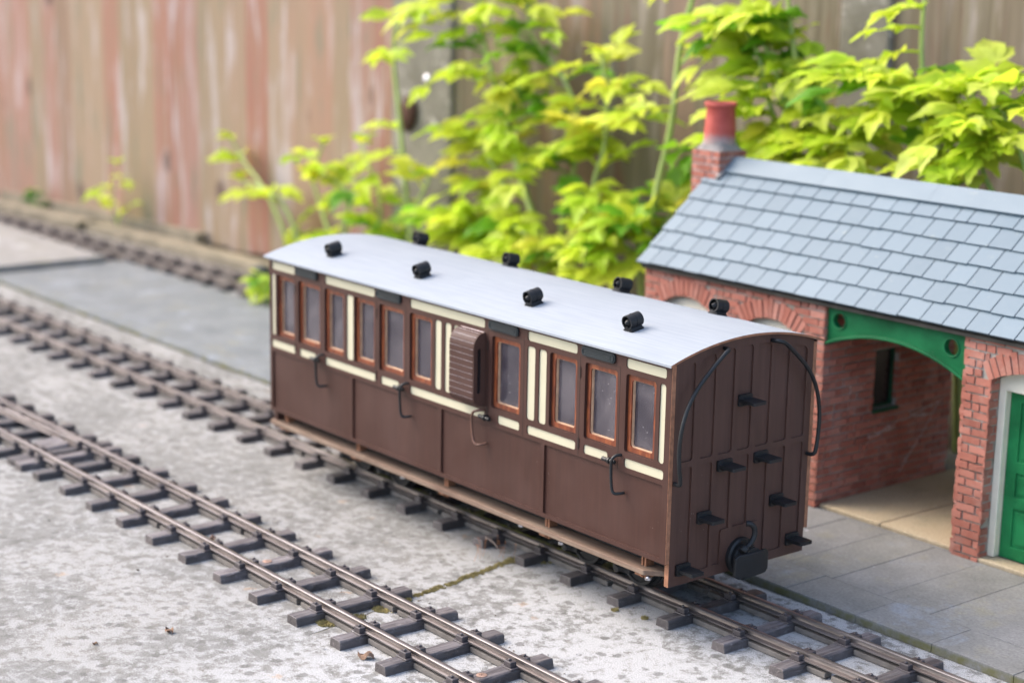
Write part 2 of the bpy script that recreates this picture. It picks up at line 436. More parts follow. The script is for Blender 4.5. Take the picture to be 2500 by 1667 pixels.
M = dict(
    ground=mat_ground(),
    flag=mat_flag('grey_flagstones', (.145, .143, .132), (.21, .207, .195), moss=.8),
    slab=mat_flag('weathered_slab', (.12, .132, .138), (.175, .187, .192), (.30, .33, .37), moss=.9),
    pale_slab=mat_flag('pale_slab', (.19, .183, .168), (.26, .25, .23), (.5, .5, .5), moss=.9),
    sand=mat_flag('sandstone_slab', (.34, .275, .18), (.38, .315, .215), (.30, .27, .21)),
    brown=mat_paintwood('brown_coach_paint', (.046, .0185, .0132)),
    brown_end=mat_paintwood('brown_end_paint', (.068, .034, .0255), dust=.2, rough=.55),
    ply=simple('ply_edge', (.27, .125, .07), .7, .35, 30, .3),
    beige=simple('pale_ply_edge', (.50, .33, .21), .7, .25, 20, .3),
    cream=simple('cream_panel_paint', (.47, .44, .315), .5, .05, 5, .35, .05),
    mahog=None, pane=mat_pane(), roof=mat_roofpaint(),
    black=simple('black_plastic', (.014, .0145, .0155), .45, .3, 14, .3, .15, speck=(60, .74, (.12, .12, .125))),
    grille=simple('slate_black_grille', (.020, .026, .029), .5, .25, 14, .25, .1),
    wire=simple('black_wire', (.012, .013, .014), .38, .3, 12, .32, .05),
    wornwire=None,
    board=None,
    under=simple('underframe_black', (.012, .012, .013), .6, .3, 10, .4),
    steel=simple('steel_bolt', (.55, .55, .58), .3, .1, 10, .5, 0, 1.0),
    sleeper=mat_sleeper(), rail=mat_rail(),
    web=simple('grey_plastic_web', (.145, .13, .115), .7, .35, 12, .3, .3, rand=True),
    chair=simple('rail_chair_plastic', (.055, .046, .048), .42, .3, 20, .5, .25, rand=True, speck=(34, .66, (.2, .185, .18))),
    brick=mat_bricks(), mortar=mat_mortar(), slate=mat_slate(),
    green=mat_green('green_gloss_paint', (.006, .118, .040)), green_dark=mat_green('dark_green_paint', (.008, .065, .03)),
    door_green=mat_green('door_green_paint', (.012, .175, .055), .4),
    frame_cream=simple('cream_frame_paint', (.72, .68, .55), .55, .08, 9, .35, .15, speck=(26, .74, (.25, .22, .16))),
    darkglass=simple('dark_window_glass', (.012, .012, .014), .12, .4, 6, .6, .05),
    eave=simple('dark_eave_board', (.035, .033, .028), .75, .5, 10, .25, .3),
    pot=None, flaunch=None,
    fence=mat_fence(), post=mat_post(),
    timber=simple('weathered_edging_timber', (.205, .175, .125), .85, .4, 4, .2, .4),
    leaf=mat_leaf(),
    stem=simple('pale_green_stem', (.33, .42, .13), .5, .2, 6, .4),
    moss=simple('yellow_moss', (.25, .205, .085), .9, .55, 30, .15, .3),
    mosstip=simple('orange_moss_tips', (.42, .17, .06), .6, .3, 20, .3),
    dry=simple('dry_leaf', (.20, .125, .085), .8, .45, 22, .2, .3),
    rust=simple('rusty_iron', (.055, .024, .015), .8, .5, 10, .3, .3),
    screw=simple('rusty_screw', (.38, .25, .19), .5, .3, 30, .5, .1, .6),
    web_silk=simple('cobweb_silk', (.6, .57, .52), .8, .1, 10, .2, 0),
    soil=simple('dark_soil', (.055, .042, .028), .95, .5, 6, .15, .6),
    rock=simple('dark_stone', (.055, .06, .055), .8, .5, 7, .3, .5),
)
def mat_mahog():
    m = Mat('mahogany_beading'); g = m.noise(m.co((30, 30, 6)), 1.0, 5, .6, .6); n = m.noise(m.co(), 5, 3)
    c = m.ramp(g, [(.3, (.075, .017, .008)), (.52, (.165, .040, .014)), (.75, (.31, .095, .032))])
    m.set(c, .34, 0, .5); m.bump(g, .1, .003); return m.m
def mat_board():
    m = Mat('bare_footboard_ply'); g = m.noise(m.co((2.5, 40, 40)), 1.0, 5, .6); n = m.noise(m.co(), 2.4, 5, .6)
    c = m.ramp(n, [(.3, (.135, .094, .070)), (.7, (.26, .195, .145))]); c = m.mix(m.ramp(g, [(.4, .5), (.6, 0.0)]), c, (.12, .062, .042))
    m.set(c, .8, 0, .2); m.bump(g, .3, .005); return m.m
def mat_pot():
    m = Mat('red_chimney_pot'); co = m.co(); Z = m.sep(co)[2]; n = m.noise(co, 9, 5)
    c = m.ramp(n, [(.3, (.30, .045, .032)), (.7, (.43, .085, .065))])
    st = m.noise(m.co((30, 30, 2)), 1.0, 4)
    c = m.mix(m.ramp(st, [(.6, 0.0), (.72, .4)]), c, (.52, .30, .28))
    w = m.math('ADD', m.math('MULTIPLY', m.math('SUBTRACT', Z, 2.27), 10), m.math('MULTIPLY', m.math('SUBTRACT', n, .5), 1.2))
    c = m.mix(m.ramp(w, [(.15, .9), (.75, 0.0)]), c, (.30, .23, .215))
    m.set(c, .6, 0, .35); m.bump(n, .15, .01); return m.m
M['mahog'] = mat_mahog(); M['board'] = mat_board(); M['pot'] = mat_pot()
M['flaunch'] = simple('cement_flaunching', (.21, .195, .185), .9, .35, 12, .2, .5)
M['wornwire'] = simple('worn_copper_wire', (.10, .045, .028), .4, .6, 14, .5, .1)

# ------------------------------------------------------------------ camera
CR = [[0.624783020367575, 0.7805787586512887, 0.01851969228302075],
      [0.17721647946368685, -0.1186661329177161, -0.9769916418799519],
      [-0.7604212627658049, 0.6136897835545257, -0.21247200449179005]]
CC = Vector((6.341920490853505, -6.179495341740743, 3.5624239225941445))
FPX = 4308.407
cam = bpy.data.cameras.new('camera'); co_ = bpy.data.objects.new('camera', cam); COL.objects.link(co_)
cam.sensor_width = 36; cam.lens = FPX / 2500 * 36; cam.clip_start = .05; cam.clip_end = 500
R0, R1, R2 = (Vector(r) for r in CR)
co_.matrix_world = Matrix(((R0.x, -R1.x, -R2.x, CC.x), (R0.y, -R1.y, -R2.y, CC.y), (R0.z, -R1.z, -R2.z, CC.z), (0, 0, 0, 1)))
cam.dof.use_dof = True; cam.dof.focus_distance = 9.15; cam.dof.aperture_fstop = .74; cam.dof.aperture_blades = 0
sc.camera = co_

def at(u, v, ax, val):
    """the point of the plane axis=val that the survey pixel (u, v) of the photograph lies on"""
    d = R0 * ((u - 1250) / FPX) + R1 * ((v - 833.5) / FPX) + R2
    return CC + d * ((val - CC[ax]) / d[ax])

# ------------------------------------------------------------------ ground, slabs, platform
bm = BM()
box(bm, -60, 60, -60, 60, -.5, 0)
tag(obj('ground', bm, M['ground']), kind='structure')

def flags(name, rects, z0, z1, mat, label, cat, gap=.0012, core=True, bev=.003):
    bm = BM()
    for (x0, x1, y0, y1) in rects:
        t = rnd.uniform(.975, 1.03)
        dz = rnd.uniform(-.002, .002)
        tint(bm, box(bm, x0 + gap, x1 - gap, y0 + gap, y1 - gap, z0, z1 + dz), (t, t, t * rnd.uniform(.97, 1.03), 1))
    return tag(obj(name, bm, mat, bevel=bev), label, cat)

rects = []
x = -4.30
while x < 3.2:
    rects.append((x, x + .52, 1.107, 1.452)); x += .52
x = -4.35
while x < 3.0:
    rects.append((x, x + .355, 1.452, 2.40)); x += .355
rects.append((-4.4, 3.2, 2.40, 4.3))
flags('station_platform', rects, 0.0, .055, M['flag'], 'low grey flagstone platform in front of the brick station', 'platform')
flags('paving_slab', [(-12.1, -4.5, 1.30, 2.95)], 0, .06, M['slab'], 'large wet-looking grey slab beyond the carriage, beside the middle track', 'paving slab', bev=.012)
o = flags('paving_slab', [(-19.5, -12.13, .98, 2.72)], 0, .135, M['pale_slab'], 'pale thicker slab with a dark end, at the left edge by the fence-side track', 'paving slab', bev=.012)
bm = BM(); box(bm, -30, 12, 4.30, 16, 0, .03)
# ground behind the station is a strip of dark planting soil in front of the fence
tag(obj('planting_soil', bm, M['soil']), kind='structure')

# ------------------------------------------------------------------ tracks
def rail_profile(bm, path, top, foot):
    """rail swept along a list of (x, y): head, web and foot"""
    prof = [(-.034, foot), (-.034, foot + .008), (-.010, foot + .013), (-.008, top - .016), (-.0165, top - .012), (-.0165, top - .003), (-.012, top),
            (.012, top), (.0165, top - .003), (.0165, top - .012), (.008, top - .016), (.010, foot + .013), (.034, foot + .008), (.034, foot)]
    rings = []
    for i, p in enumerate(path):
        a = path[max(0, i - 1)]; b = path[min(len(path) - 1, i + 1)]
        d = Vector((b[0] - a[0], b[1] - a[1], 0)).normalized(); nn = Vector((-d.y, d.x, 0))
        rings.append([bm.verts.new(Vector((p[0], p[1], 0)) + nn * s + Vector((0, 0, z))) for s, z in prof])
    n = len(prof)
    for a, c in zip(rings[:-1], rings[1:]):
        for k in range(n): bm.faces.new((a[k], a[(k + 1) % n], c[(k + 1) % n], c[k]))
    bm.faces.new(rings[0]); bm.faces.new(rings[-1][::-1])

ZT, ZS = .095, .050      # rail top, sleeper top
def sleeper_mesh():
    bm = BM()
    # gently uneven timber: a bar subdivided along its length
    n = 14; w = .052; L = .385
    rings = []
    for i in range(n + 1):
        y = -L + 2 * L * i / n
        j = lambda s: rnd.uniform(-s, s)
        rings.append([bm.verts.new((-w + j(.003), y, 0)), bm.verts.new((-w + .005 + j(.003), y, ZS - .006 + j(.002))),
                      bm.verts.new((-w + .013 + j(.003), y, ZS + j(.0012))), bm.verts.new((0, y, ZS + j(.001))), bm.verts.new((w - .013 + j(.003), y, ZS + j(.0012))),
                      bm.verts.new((w - .004 + j(.005), y, ZS - .008 + j(.003))), bm.verts.new((w + j(.003), y, 0))])
    for a, c in zip(rings[:-1], rings[1:]):
        for k in range(6): bm.faces.new((a[k], a[k + 1], c[k + 1], c[k]))
    for rg in (rings[0], rings[-1]): bm.faces.new(rg)
    return bm
def chair_mesh(y):
    bm = BM()
    box(bm, -.047, .047, y - .075, y + .075, ZS - .002, ZS + .007)
    for s in (-1, 1):
        box(bm, -.029, .029, y + s * .046 - .020, y + s * .046 + .020, ZS + .005, ZS + .036)
        lathe(bm, [(.010, 0), (.010, .010), (.006, .012)], Matrix.Translation((0, y + s * .048, ZS + .035)), 6)
    return bm

PROTO = {}
def make_track(name, xs, y0, y1, label, extra=None, x_lo=None, x_hi=None, rotz=0, pivot=(0, 0), gaps=4):
    """xs: sleeper centres; y0/y1 rail centre lines; local frame of the track's Empty"""
    yc = (y0 + y1) / 2
    root = empty(name, (pivot[0], pivot[1], 0), label, 'railway track', 'garden railway tracks')
    root.rotation_euler = (0, 0, rotz)
    ox, oy = pivot
    for y in (y0, y1):
        bm = BM()
        n = 40
        rail_profile(bm, [(x_lo + (x_hi - x_lo) * i / n, y) for i in range(n + 1)], ZT, ZS + .005)
        r = obj('rail', bm, M['rail'], smooth=35); r.parent = root
    if 'sleeper' not in PROTO:
        s = obj('sleeper', sleeper_mesh(), M['sleeper'], bevel=.004)
        me = [s.data]
        for _ in range(3):
            t = obj('sleeper', sleeper_mesh(), M['sleeper']); me.append(t.data); bpy.data.objects.remove(t)
        c = []
        for sg in (-1, 1):
            k = obj('rail_chair', chair_mesh(sg * .1825), M['chair'], bevel=.004); k.parent = s; c.append(k)
        PROTO['sleeper'] = s; PROTO['meshes'] = me
        first = True
    else: first = False
    for i, x in enumerate(xs):
        s = PROTO['sleeper'] if first else copy_tree(PROTO['sleeper'])
        first = False
        s.parent = root; s.data = PROTO['meshes'][i % 4]
        s.location = (x, yc + rnd.uniform(-.006, .006), 0); s.rotation_euler = (0, 0, rnd.uniform(-.008, .008))
    def strip(a, b, y):
        bm = BM(); box(bm, a, b, y - .028, y + .028, .004, .034)
        w = obj('tie_strip', bm, M['web'], bevel=.004); w.parent = root
    for y in (y0, y1):
        for i, (a, b) in enumerate(zip(xs[:-1], xs[1:])):
            if abs(b - a) < .2: continue
            a, b = sorted((a, b)); a += .052; b -= .052
            if (i + (0 if y == y0 else 1)) % gaps == 2:
                m = a + (b - a) * .44
                strip(a, m - .012, y); strip(m + .03, b, y)
            else: strip(a, b, y)
    return root

# track under the carriage
xs = [-.205 + .416 * k for k in range(5, -29, -1)]
trk = make_track('railway_track', xs, .405, .770, 'straight track the brown carriage stands on, beside the platform', x_lo=-12.4, x_hi=2.2)
# foreground track, with the blades of a point at its far end
xs = [-.178 - .4155 * k for k in range(-3, 12)] + [-5.03, -5.19, -5.44] + [-5.80 - .37 * k for k in range(0, 6)]
fg = make_track('railway_track', xs, -1.205, -.840, 'empty track nearest the camera, with a point at its far end', x_lo=-7.9, x_hi=1.6)
bm = BM(); pts = []
for k in range(17):
    t = k / 16; xx = -5.17 - 2.7 * t
    pts.append((xx, -.879 - .115 * t - .10 * t * t))
rail_profile(bm, pts, ZT, ZS + .005)
bl = obj('switch_blade', bm, M['rail'], smooth=35); bl.parent = fg
bm = BM(); box(bm, -.10, .10, -.085, .085, ZS - .01, ZS + .020, jit=.012)
tb = obj('throw_plate', bm, M['sleeper'], bevel=.006); tb.parent = fg; tb.location = (-5.33, -1.03, .004)
bm = BM(); box(bm, -.045, .045, -.30, .0, 0, .045)
tb = obj('throw_bar', bm, M['sleeper'], bevel=.006); tb.parent = fg; tb.location = (-5.11, -1.10, .002)
for (sx, sy) in ((-.178 + .07, -1.072), (-2.255 + .06, -1.06)):
    bm = BM(); lathe(bm, [(.028, 0), (.028, .003), (.020, .005), (.008, .004)], Matrix.Translation((sx - .07, sy, ZS)), 18)
    for a in (0, PI / 2):
        box(bm, -.014, .014, -.003, .003, .0035, .0062, M=Matrix.Translation((sx - .07, sy, ZS)) @ Matrix.Rotation(a + .4, 4, 'Z'))
    s = obj('screw_head', bm, M['screw'], smooth=30); s.parent = fg
# track by the fence
xs = [-.41 * k for k in range(-16, 15)]
back = make_track('railway_track', xs, -.1825, .1825, 'blurred dark track furthest back, running in front of the fence', x_lo=-6.4, x_hi=7.2, rotz=math.radians(4.2), pivot=(-13.0, 3.20))

# ------------------------------------------------------------------ carriage
L_, W_, ZE, ZSB = 3.977, 1.10, 1.541, .458
car = empty('railway_carriage', (0, 0, 0), 'brown and cream model passenger carriage with a white curved roof, standing on the track', 'railway carriage')
TT = .03
top_c = [(-3.945, -3.651), (-3.277, -2.702), (-2.318, -1.569), (-1.174, -.745), (-.348, -.041)]
bot_c = [(-3.953, -3.65), (-3.594, -3.394), (-3.275, -2.692), (-2.63, -2.435), (-2.312, -1.562), (-1.437, -1.237), (-1.167, -.745), (-.675, -.477), (-.344, -.040)]
vert_c = [(-3.947, -3.903), (-3.022, -2.944), (-2.058, -1.993), (-1.958, -1.895), (-1.872, -1.80), (-1.175, -1.104), (-1.071, -1.004), (-.086, -.041)]
wins = [(-3.880, -3.655), (-3.608, -3.338), (-3.284, -3.053), (-2.931, -2.701), (-2.649, -2.378), (-2.320, -2.089), (-1.498, -1.236), (-.975, -.743), (-.676, -.413), (-.346, -.114)]
lows = [(-3.945, -2.985), (-2.952, -2.012), (-1.985, -1.040), (-1.008, -.043)]
louv = [(-3.627, -3.360), (-2.673, -2.407), (-1.522, -1.250), (-.700, -.430)]
ZTC, ZWN, ZBC, ZLO = (1.455, 1.509), (.998, 1.425), (.912, .964), (.482, .885)
fS = lambda a, b, d: Vector((a, d, b))
outer = [(-L_, ZSB), (-.002, ZSB), (-.002, ZE - .004), (-L_, ZE - .004)]
holes = [rrect(a, b, *ZTC, .016) for a, b in top_c] + [rrect(a, b, *ZBC, .016) for a, b in bot_c] + [rrect(a, b, *ZWN, .018) for a, b in vert_c + wins] \
    + [rrect(a, b, *ZLO, .01) for a, b in lows]
def side_mesh():
    bm = BM()
    plate(bm, outer, holes, 0, .012, fS)
    plate(bm, [(-L_, ZSB + .002), (-.004, ZSB + .002), (-.004, ZE - .006), (-L_, ZE - .006)], [rrect(a + .004, b - .004, ZWN[0] + .004, ZWN[1] - .004, .015) for a, b in wins], .0122, TT, fS)
    # lines round the four doors are laid on as dark strips
    return bm
side = obj('body_side', side_mesh(), M['brown'], car)
far = side.copy(); COL.objects.link(far); far.parent = car
far.rotation_euler = (0, 0, PI); far.location = (-L_, W_, 0)
# door outlines: thin strips laid on, the seam shadow painted in as darker brown
seam_m = simple('seam_shadow_brown', (.030, .017, .013), .6, .2, 10, .3)
for a, b in ((-3.645, -3.322), (-2.683, -2.36), (-1.535, -1.205), (-.718, -.394)):
    bm = BM()
    for x in (a, b): box(bm, x - .002, x + .002, -.0008, .001, ZSB + .43, ZE - .09)
    box(bm, a, b, -.0008, .001, ZE - .092, ZE - .089)
    for z in (.96, 1.36): box(bm, a - .007, a + .007, -.004, .001, z - .03, z + .03)
    obj('door_seam', bm, seam_m, car)
for a, b in top_c:
    bm = BM(); plate(bm, rrect(a - .001, b + .001, ZTC[0] - .001, ZTC[1] + .001, .016), [], .0065, .0125, fS); obj('cream_panel', bm, M['cream'], car)
for a, b in bot_c:
    bm = BM(); plate(bm, rrect(a - .001, b + .001, ZBC[0] - .001, ZBC[1] + .001, .016), [], .0065, .0125, fS); obj('cream_panel', bm, M['cream'], car)
for a, b in vert_c:
    bm = BM(); plate(bm, rrect(a - .001, b + .001, ZWN[0] - .001, ZWN[1] + .001, .018), [], .0065, .0125, fS); obj('cream_panel', bm, M['cream'], car)
for a, b in wins:
    wfs = []
    bm = BM()
    plate(bm, rrect(a + .001, b - .001, ZWN[0] + .001, ZWN[1] - .001, .018), [rrect(a + .029, b - .029, ZWN[0] + .029, ZWN[1] - .029, .018)], .0165, .0255, fS, 0, True, 0)
    plate(bm, rrect(a + .004, b - .004, ZWN[0] + .004, ZWN[1] - .004, .018), [rrect(a + .033, b - .033, ZWN[0] + .033, ZWN[1] - .033, .016)], .0257, .040, fS, 1, True, 1)
    fr = obj('window_frame', bm, [M['mahog'], M['beige']], car)
    bm = BM(); plate(bm, rrect(a + .02, b - .02, ZWN[0] + .02, ZWN[1] - .02, .01), [], .0402, .0422, fS)
    pn = obj('pane', bm, M['pane']); pn.parent = fr
    f2 = fr.copy(); COL.objects.link(f2); f2.parent = car; f2.rotation_euler = (0, 0, PI); f2.location = (-L_, W_, 0)
    p2 = pn.copy(); COL.objects.link(p2); p2.parent = f2
for a, b in louv:
    bm = BM()
    z0, z1 = 1.461, 1.516
    plate(bm, rrect(a, b, z0, z1, .02), [], -.012, .002, fS)
    plate(bm, rrect(a + .008, b - .008, z0 + .008, z1 - .008, .016), [rrect(a + .014, b - .014, z0 + .013, z1 - .013, .012)], -.0155, -.011, fS)
    for k in range(3): box(bm, a + .032, b - .032, -.0155, -.011, z0 + .0165 + k * .009, z0 + .0205 + k * .009)
    obj('louvre_vent', bm, M['grille'], car, bevel=.0015)
# ends
AR = 1.7825; AZ = 1.638 - AR
def arc_z(y, off=0.0): return AZ + math.sqrt((AR - off) ** 2 - (y - .55) ** 2)
def arc_pts(ya, yb, off, n=20): return [(ya + (yb - ya) * i / n, arc_z(ya + (yb - ya) * i / n, off)) for i in range(n + 1)]
cols = [(.070, .170), (.217, .320), (.349, .461), (.491, .598), (.634, .741), (.773, .883), (.920, 1.026)]
def end_holes():
    hs = []
    for a, b in cols:
        p = [(a + .012, 1.002), (b - .012, 1.002), (b, 1.014)]
        zt = lambda y: arc_z(y, .062)
        p += [(b, zt(b) - .016), (b - .008, zt(b) - .004)] + [(b - .02 - (b - a - .04) * i / 5, zt(b - .02 - (b - a - .04) * i / 5)) for i in range(6)] + [(a + .008, zt(a) - .004), (a, zt(a) - .016), (a, 1.014)]
        hs.append(p)
    for i, (a, b) in enumerate(cols):
        if i in (0, 1, 5, 6): hs.append(rrect(a, b, .380, .970, .012, 4))
        elif i == 3: hs.append(rrect(a, b, .577, .970, .012, 4))
        elif i == 2: hs.append([(a, .970), (a, .385), (.400, .385), (.404, .392), (.404, .560), (.412, .573), (b, .577), (b, .970)])
        else: hs.append([(b, .970), (b, .385), (.700, .385), (.696, .392), (.696, .560), (.688, .573), (a, .577), (a, .970)])
    return hs
fE = lambda a, b, d: Vector((d, a, b))
def end_mesh():
    bm = BM()
    po = [(TT + .0005, .327), (W_ - TT - .0005, .327)] + arc_pts(W_ - TT - .0005, TT + .0005, .013)
    plate(bm, po, end_holes(), 0, -.010, fE)
    plate(bm, [(TT + .002, .329), (W_ - TT - .002, .329)] + arc_pts(W_ - TT - .002, TT + .002, .015), [], -.0102, -.032, fE, 1)
    return bm
end = obj('body_end', end_mesh(), [M['brown_end'], M['brown_end']], car)
e2 = end.copy(); COL.objects.link(e2); e2.parent = car; e2.rotation_euler = (0, 0, PI); e2.location = (-L_, W_, 0)
bm = BM()
box(bm, -.031, -.001, TT - .002, TT + .0012, .327, ZE - .01)   # raw edge of the end sheet
box(bm, -.0025, .0008, .001, TT - .003, ZSB + .003, ZE - .012)     # raw ends of the two side sheets
obj('raw_ply_edge', bm, M['ply'], car); bm = BM()
box(bm, -.0025, .0008, W_ - TT + .003, W_ - .001, ZSB + .003, ZE - .012)
box(bm, -.031, -.003, W_ - TT - .0012, W_ - TT + .002, .327, ZSB - .002)
obj('raw_ply_edge', bm, M['ply'], car)
# roof
bm = BM()
n = 36; ye0, ye1 = -.031, 1.131; x0, x1 = -L_ - .022, .022; th = .0125
mseg = 30
def rgrid(off):
    return [[bm.verts.new((x0 + (x1 - x0) * j / mseg, ye0 + (ye1 - ye0) * i / n, arc_z(ye0 + (ye1 - ye0) * i / n) - off)) for j in range(mseg + 1)] for i in range(n + 1)]
T_, B_ = rgrid(0), rgrid(th)
for i in range(n):
    for j in range(mseg):
        f = bm.faces.new((T_[i][j], T_[i][j + 1], T_[i + 1][j + 1], T_[i + 1][j])); f.smooth = True
        f = bm.faces.new((B_[i][j], B_[i + 1][j], B_[i + 1][j + 1], B_[i][j + 1])); f.smooth = True
    for j in (0, mseg): bm.faces.new((T_[i][j], B_[i][j], B_[i + 1][j], T_[i + 1][j])).material_index = 1
for i in (0, n):
    for j in range(mseg): bm.faces.new((T_[i][j], T_[i][j + 1], B_[i][j + 1], B_[i][j]))
obj('roof', bm, [M['roof'], M['ply']], car, smooth=40)
# floor, underframe and wheels
bm = BM(); box(bm, -L_ + .04, -.034, TT + .002, W_ - TT - .002, .47, .50); obj('floor', bm, M['under'], car)
bm = BM()
for x in (-1.9, -2.62, -.9):
    box(bm, x, x + .02, TT + .02, W_ - TT - .02, .502, 1.0)
obj('compartment_partition', bm, simple('dark_interior_wood', (.07, .045, .04), .6, .3, 8), car)
seat_m = simple('purple_seat_cloth', (.085, .065, .115), .9, .2, 12, .2)
for x in (-3.90, -3.24, -2.96, -2.30, -1.22, -.52):
    for s_ in (0, 1):
        bm = BM(); xx = x + .14 * s_
        if s_: box(bm, x + .02, x + .28, TT + .03, W_ - TT - .03, .60, .69)
        else: box(bm, x, x + .05, TT + .03, W_ - TT - .03, .60, 1.10)
        obj('seat' if s_ else 'backrest', bm, seat_m, car, bevel=.015)
bm = BM()
box(bm, -L_ + .06, -.05, .16, .22, .36, .468); box(bm, -L_ + .06, -.05, .88, .94, .36, .468)
for x in (-.6, -1.05, -2.95, -3.40):
    for y in (.24, .82): box(bm, x - .07, x + .07, y, y + .05, .20, .468)
obj('underframe', bm, M['under'], car, bevel=.005)
for x in (-.6, -1.05, -2.95, -3.40):
    for y, s in ((.405, 1), (.77, -1)):
        bm = BM(); Mw = Matrix.Translation((x, y, .225)) @ Matrix.Rotation(-PI / 2 * s, 4, 'X')
        lathe(bm, [(.02, -.03), (.11, -.02), (.115, -.03), (.132, -.03), (.132, .012), (.150, .016), (.150, .03), (.03, .032), (.02, .05)], Mw, 28)
        obj('wheel', bm, M['under'], car, smooth=40)
    bm = BM(); tube(bm, [(x, .2, .225), (x, .98, .225)], .02); obj('axle', bm, M['under'], car)
# footboards with brackets
for sy in (0, 1):
    f = (lambda y: y) if sy == 0 else (lambda y: W_ - y)
    bm = BM()
    pl = [(-4.02, .13), (-4.02, .06), (-3.99, .005), (-.17, .005), (-.085, .085), (-.085, .13)]
    plate(bm, pl, [], .352, .382, lambda a, b, d: Vector((a, f(b), d)), 0)
    fb = obj('footboard', bm, M['board'], car, bevel=.004)
    for x in (-3.86, -2.97, -2.0, -1.03, -.22):
        bm = BM()
        for dx in (-.018, .006): box(bm, x + dx, x + dx + .012, min(f(.055), f(.115)), max(f(.055), f(.115)), .315, .46)
        box(bm, x - .03, x + .02, min(f(.02), f(.12)), max(f(.02), f(.12)), .335, .351)
        k = obj('bracket', bm, M['ply']); k.parent = fb
    for x in (-3.3, -2.45, -1.26, -.88, -.16):
        bm = BM(); lathe(bm, [(.018, -.02), (.018, -.006), (.010, .002)], Matrix.Translation((x, f(.035 if x > -1 else .05), .345)), 12)
        k = obj('bolt', bm, M['steel'], smooth=40); k.parent = fb
# roof ventilators
def vent_mesh():
    bm = BM(); r = .0395; h = .046
    R90 = Matrix.Rotation(-PI / 2, 4, 'X')
    M_ = Matrix.Translation((0, 0, r + .013)) @ R90
    lathe(bm, [(r - .006, -h + .018), (r - .006, -h), (r, -h), (r, -.0015), (r + .0015, -.0015), (r + .0015, .0015), (r, .0015), (r, h), (r - .006, h), (r - .006, h - .018), (r - .006, -h + .018)], M_, 28, cap=False)
    for s in (-1, 1):
        lathe(bm, [(.029, s * .014), (.024, s * .026), (.013, s * .043), (.006, s * .054), (.0015, s * .057)], M_, 20)
        box(bm, -.0025, .0025, min(s * .02, s * h), max(s * .02, s * h), .018, .03)
    lathe(bm, [(.030, -.016), (.030, .016)], M_, 20)
    plate(bm, rrect(-.040, .040, -.046, .046, .012), [], 0.0, .008, lambda a, b, d: Vector((a, b, d)))
    plate(bm, [(-.034, .006), (.034, .006), (.022, .026), (-.022, .026)], [], -.040, .040, lambda a, b, d: Vector((a, d, b)))
    return bm
v0 = obj('roof_ventilator', vent_mesh(), M['black'], car, smooth=35)
vs_ = [(-3.45, .19), (-2.47, .205), (-1.385, .215), (-.535, .218), (-3.50, .92), (-2.45, .885), (-1.395, .905), (-.59, .912)]
for i, (x, y) in enumerate(vs_):
    v = v0 if i == 0 else v0.copy()
    if i: COL.objects.link(v); v.parent = car
    a = math.asin((y - .55) / AR)
    v.location = (x, y, arc_z(y) - .003); v.rotation_euler = (-a, 0, rnd.uniform(-.05, .05))
# guard's lookout (ducket)
dx0, dx1, dp = -1.792, -1.562, .088
prof = [(0.0, 1.432)]
for k in range(7):
    t = k / 6 * PI / 2; prof.append((-dp + .075 - .075 * math.sin(t) if k else -.013, 1.345 + .087 * math.cos(t)))
for k in range(7):
    t = k / 6 * PI / 2; prof.append((-dp + .060 - .060 * math.cos(t), 1.055 - .060 * math.sin(t)))
prof.append((0.0, .992))
bm = BM()
plate(bm, [(y + .004 if y < 0 else y, z) for y, z in prof], [], dx0 + .006, dx1 - .006, lambda a, b, d: Vector((d, a, b)))
dk = obj('guard_lookout', bm, simple('worn_plank_gap', (.62, .54, .53), .7, .4, 20, .3), car)
bm = BM()
seg = [Vector(p) for p in prof]; tot = sum((b - a).length for a, b in zip(seg[:-1], seg[1:])); N = 15
def along(s):
    for a, b in zip(seg[:-1], seg[1:]):
        l = (b - a).length
        if s <= l: return a + (b - a) * (s / l), (b - a).normalized()
        s -= l
    return seg[-1], (seg[-1] - seg[-2]).normalized()
for k in range(N):
    q = [along(min(tot, max(0, tot * (k + u) / N + w))) for u, w in ((0, .0022), (.5, 0), (1, -.0022))]
    for (p, d), (p2, d2) in zip(q[:-1], q[1:]):
        n1 = Vector((d.y, -d.x)) * -1; n2 = Vector((d2.y, -d2.x)) * -1
        if n1.x > 0: n1 = -n1
        if n2.x > 0: n2 = -n2
        a1, a2 = p + n1 * .001, p2 + n2 * .001
        fl = [bm.verts.new((x, v.x, v.y)) for x in (dx0, dx1 - .004) for v in (p + Vector((.003, 0)), a1, a2, p2 + Vector((.003, 0)))]
        for fc in ((0, 1, 2, 3), (4, 7, 6, 5), (1, 5, 6, 2), (0, 4, 5, 1), (2, 6, 7, 3)): bm.faces.new([fl[i] for i in fc])
pk = obj('lookout_plank', bm, M['brown']); pk.parent = dk
bm = BM()
plate(bm, [(p[0] * .99 if p[0] < 0 else 0, p[1]) for p in prof], [rrect(-.060, -.032, 1.07, 1.34, .014)], dx1 - .0045, dx1 + .004, lambda a, b, d: Vector((d, a, b)))
pk = obj('lookout_end', bm, M['brown_end']); pk.parent = dk
bm = BM(); plate(bm, rrect(-.060, -.032, 1.07, 1.34, .014), [], dx1 - .006, dx1 - .003, lambda a, b, d: Vector((d, a, b)))
pk = obj('lookout_glass', bm, M['darkglass']); pk.parent = dk
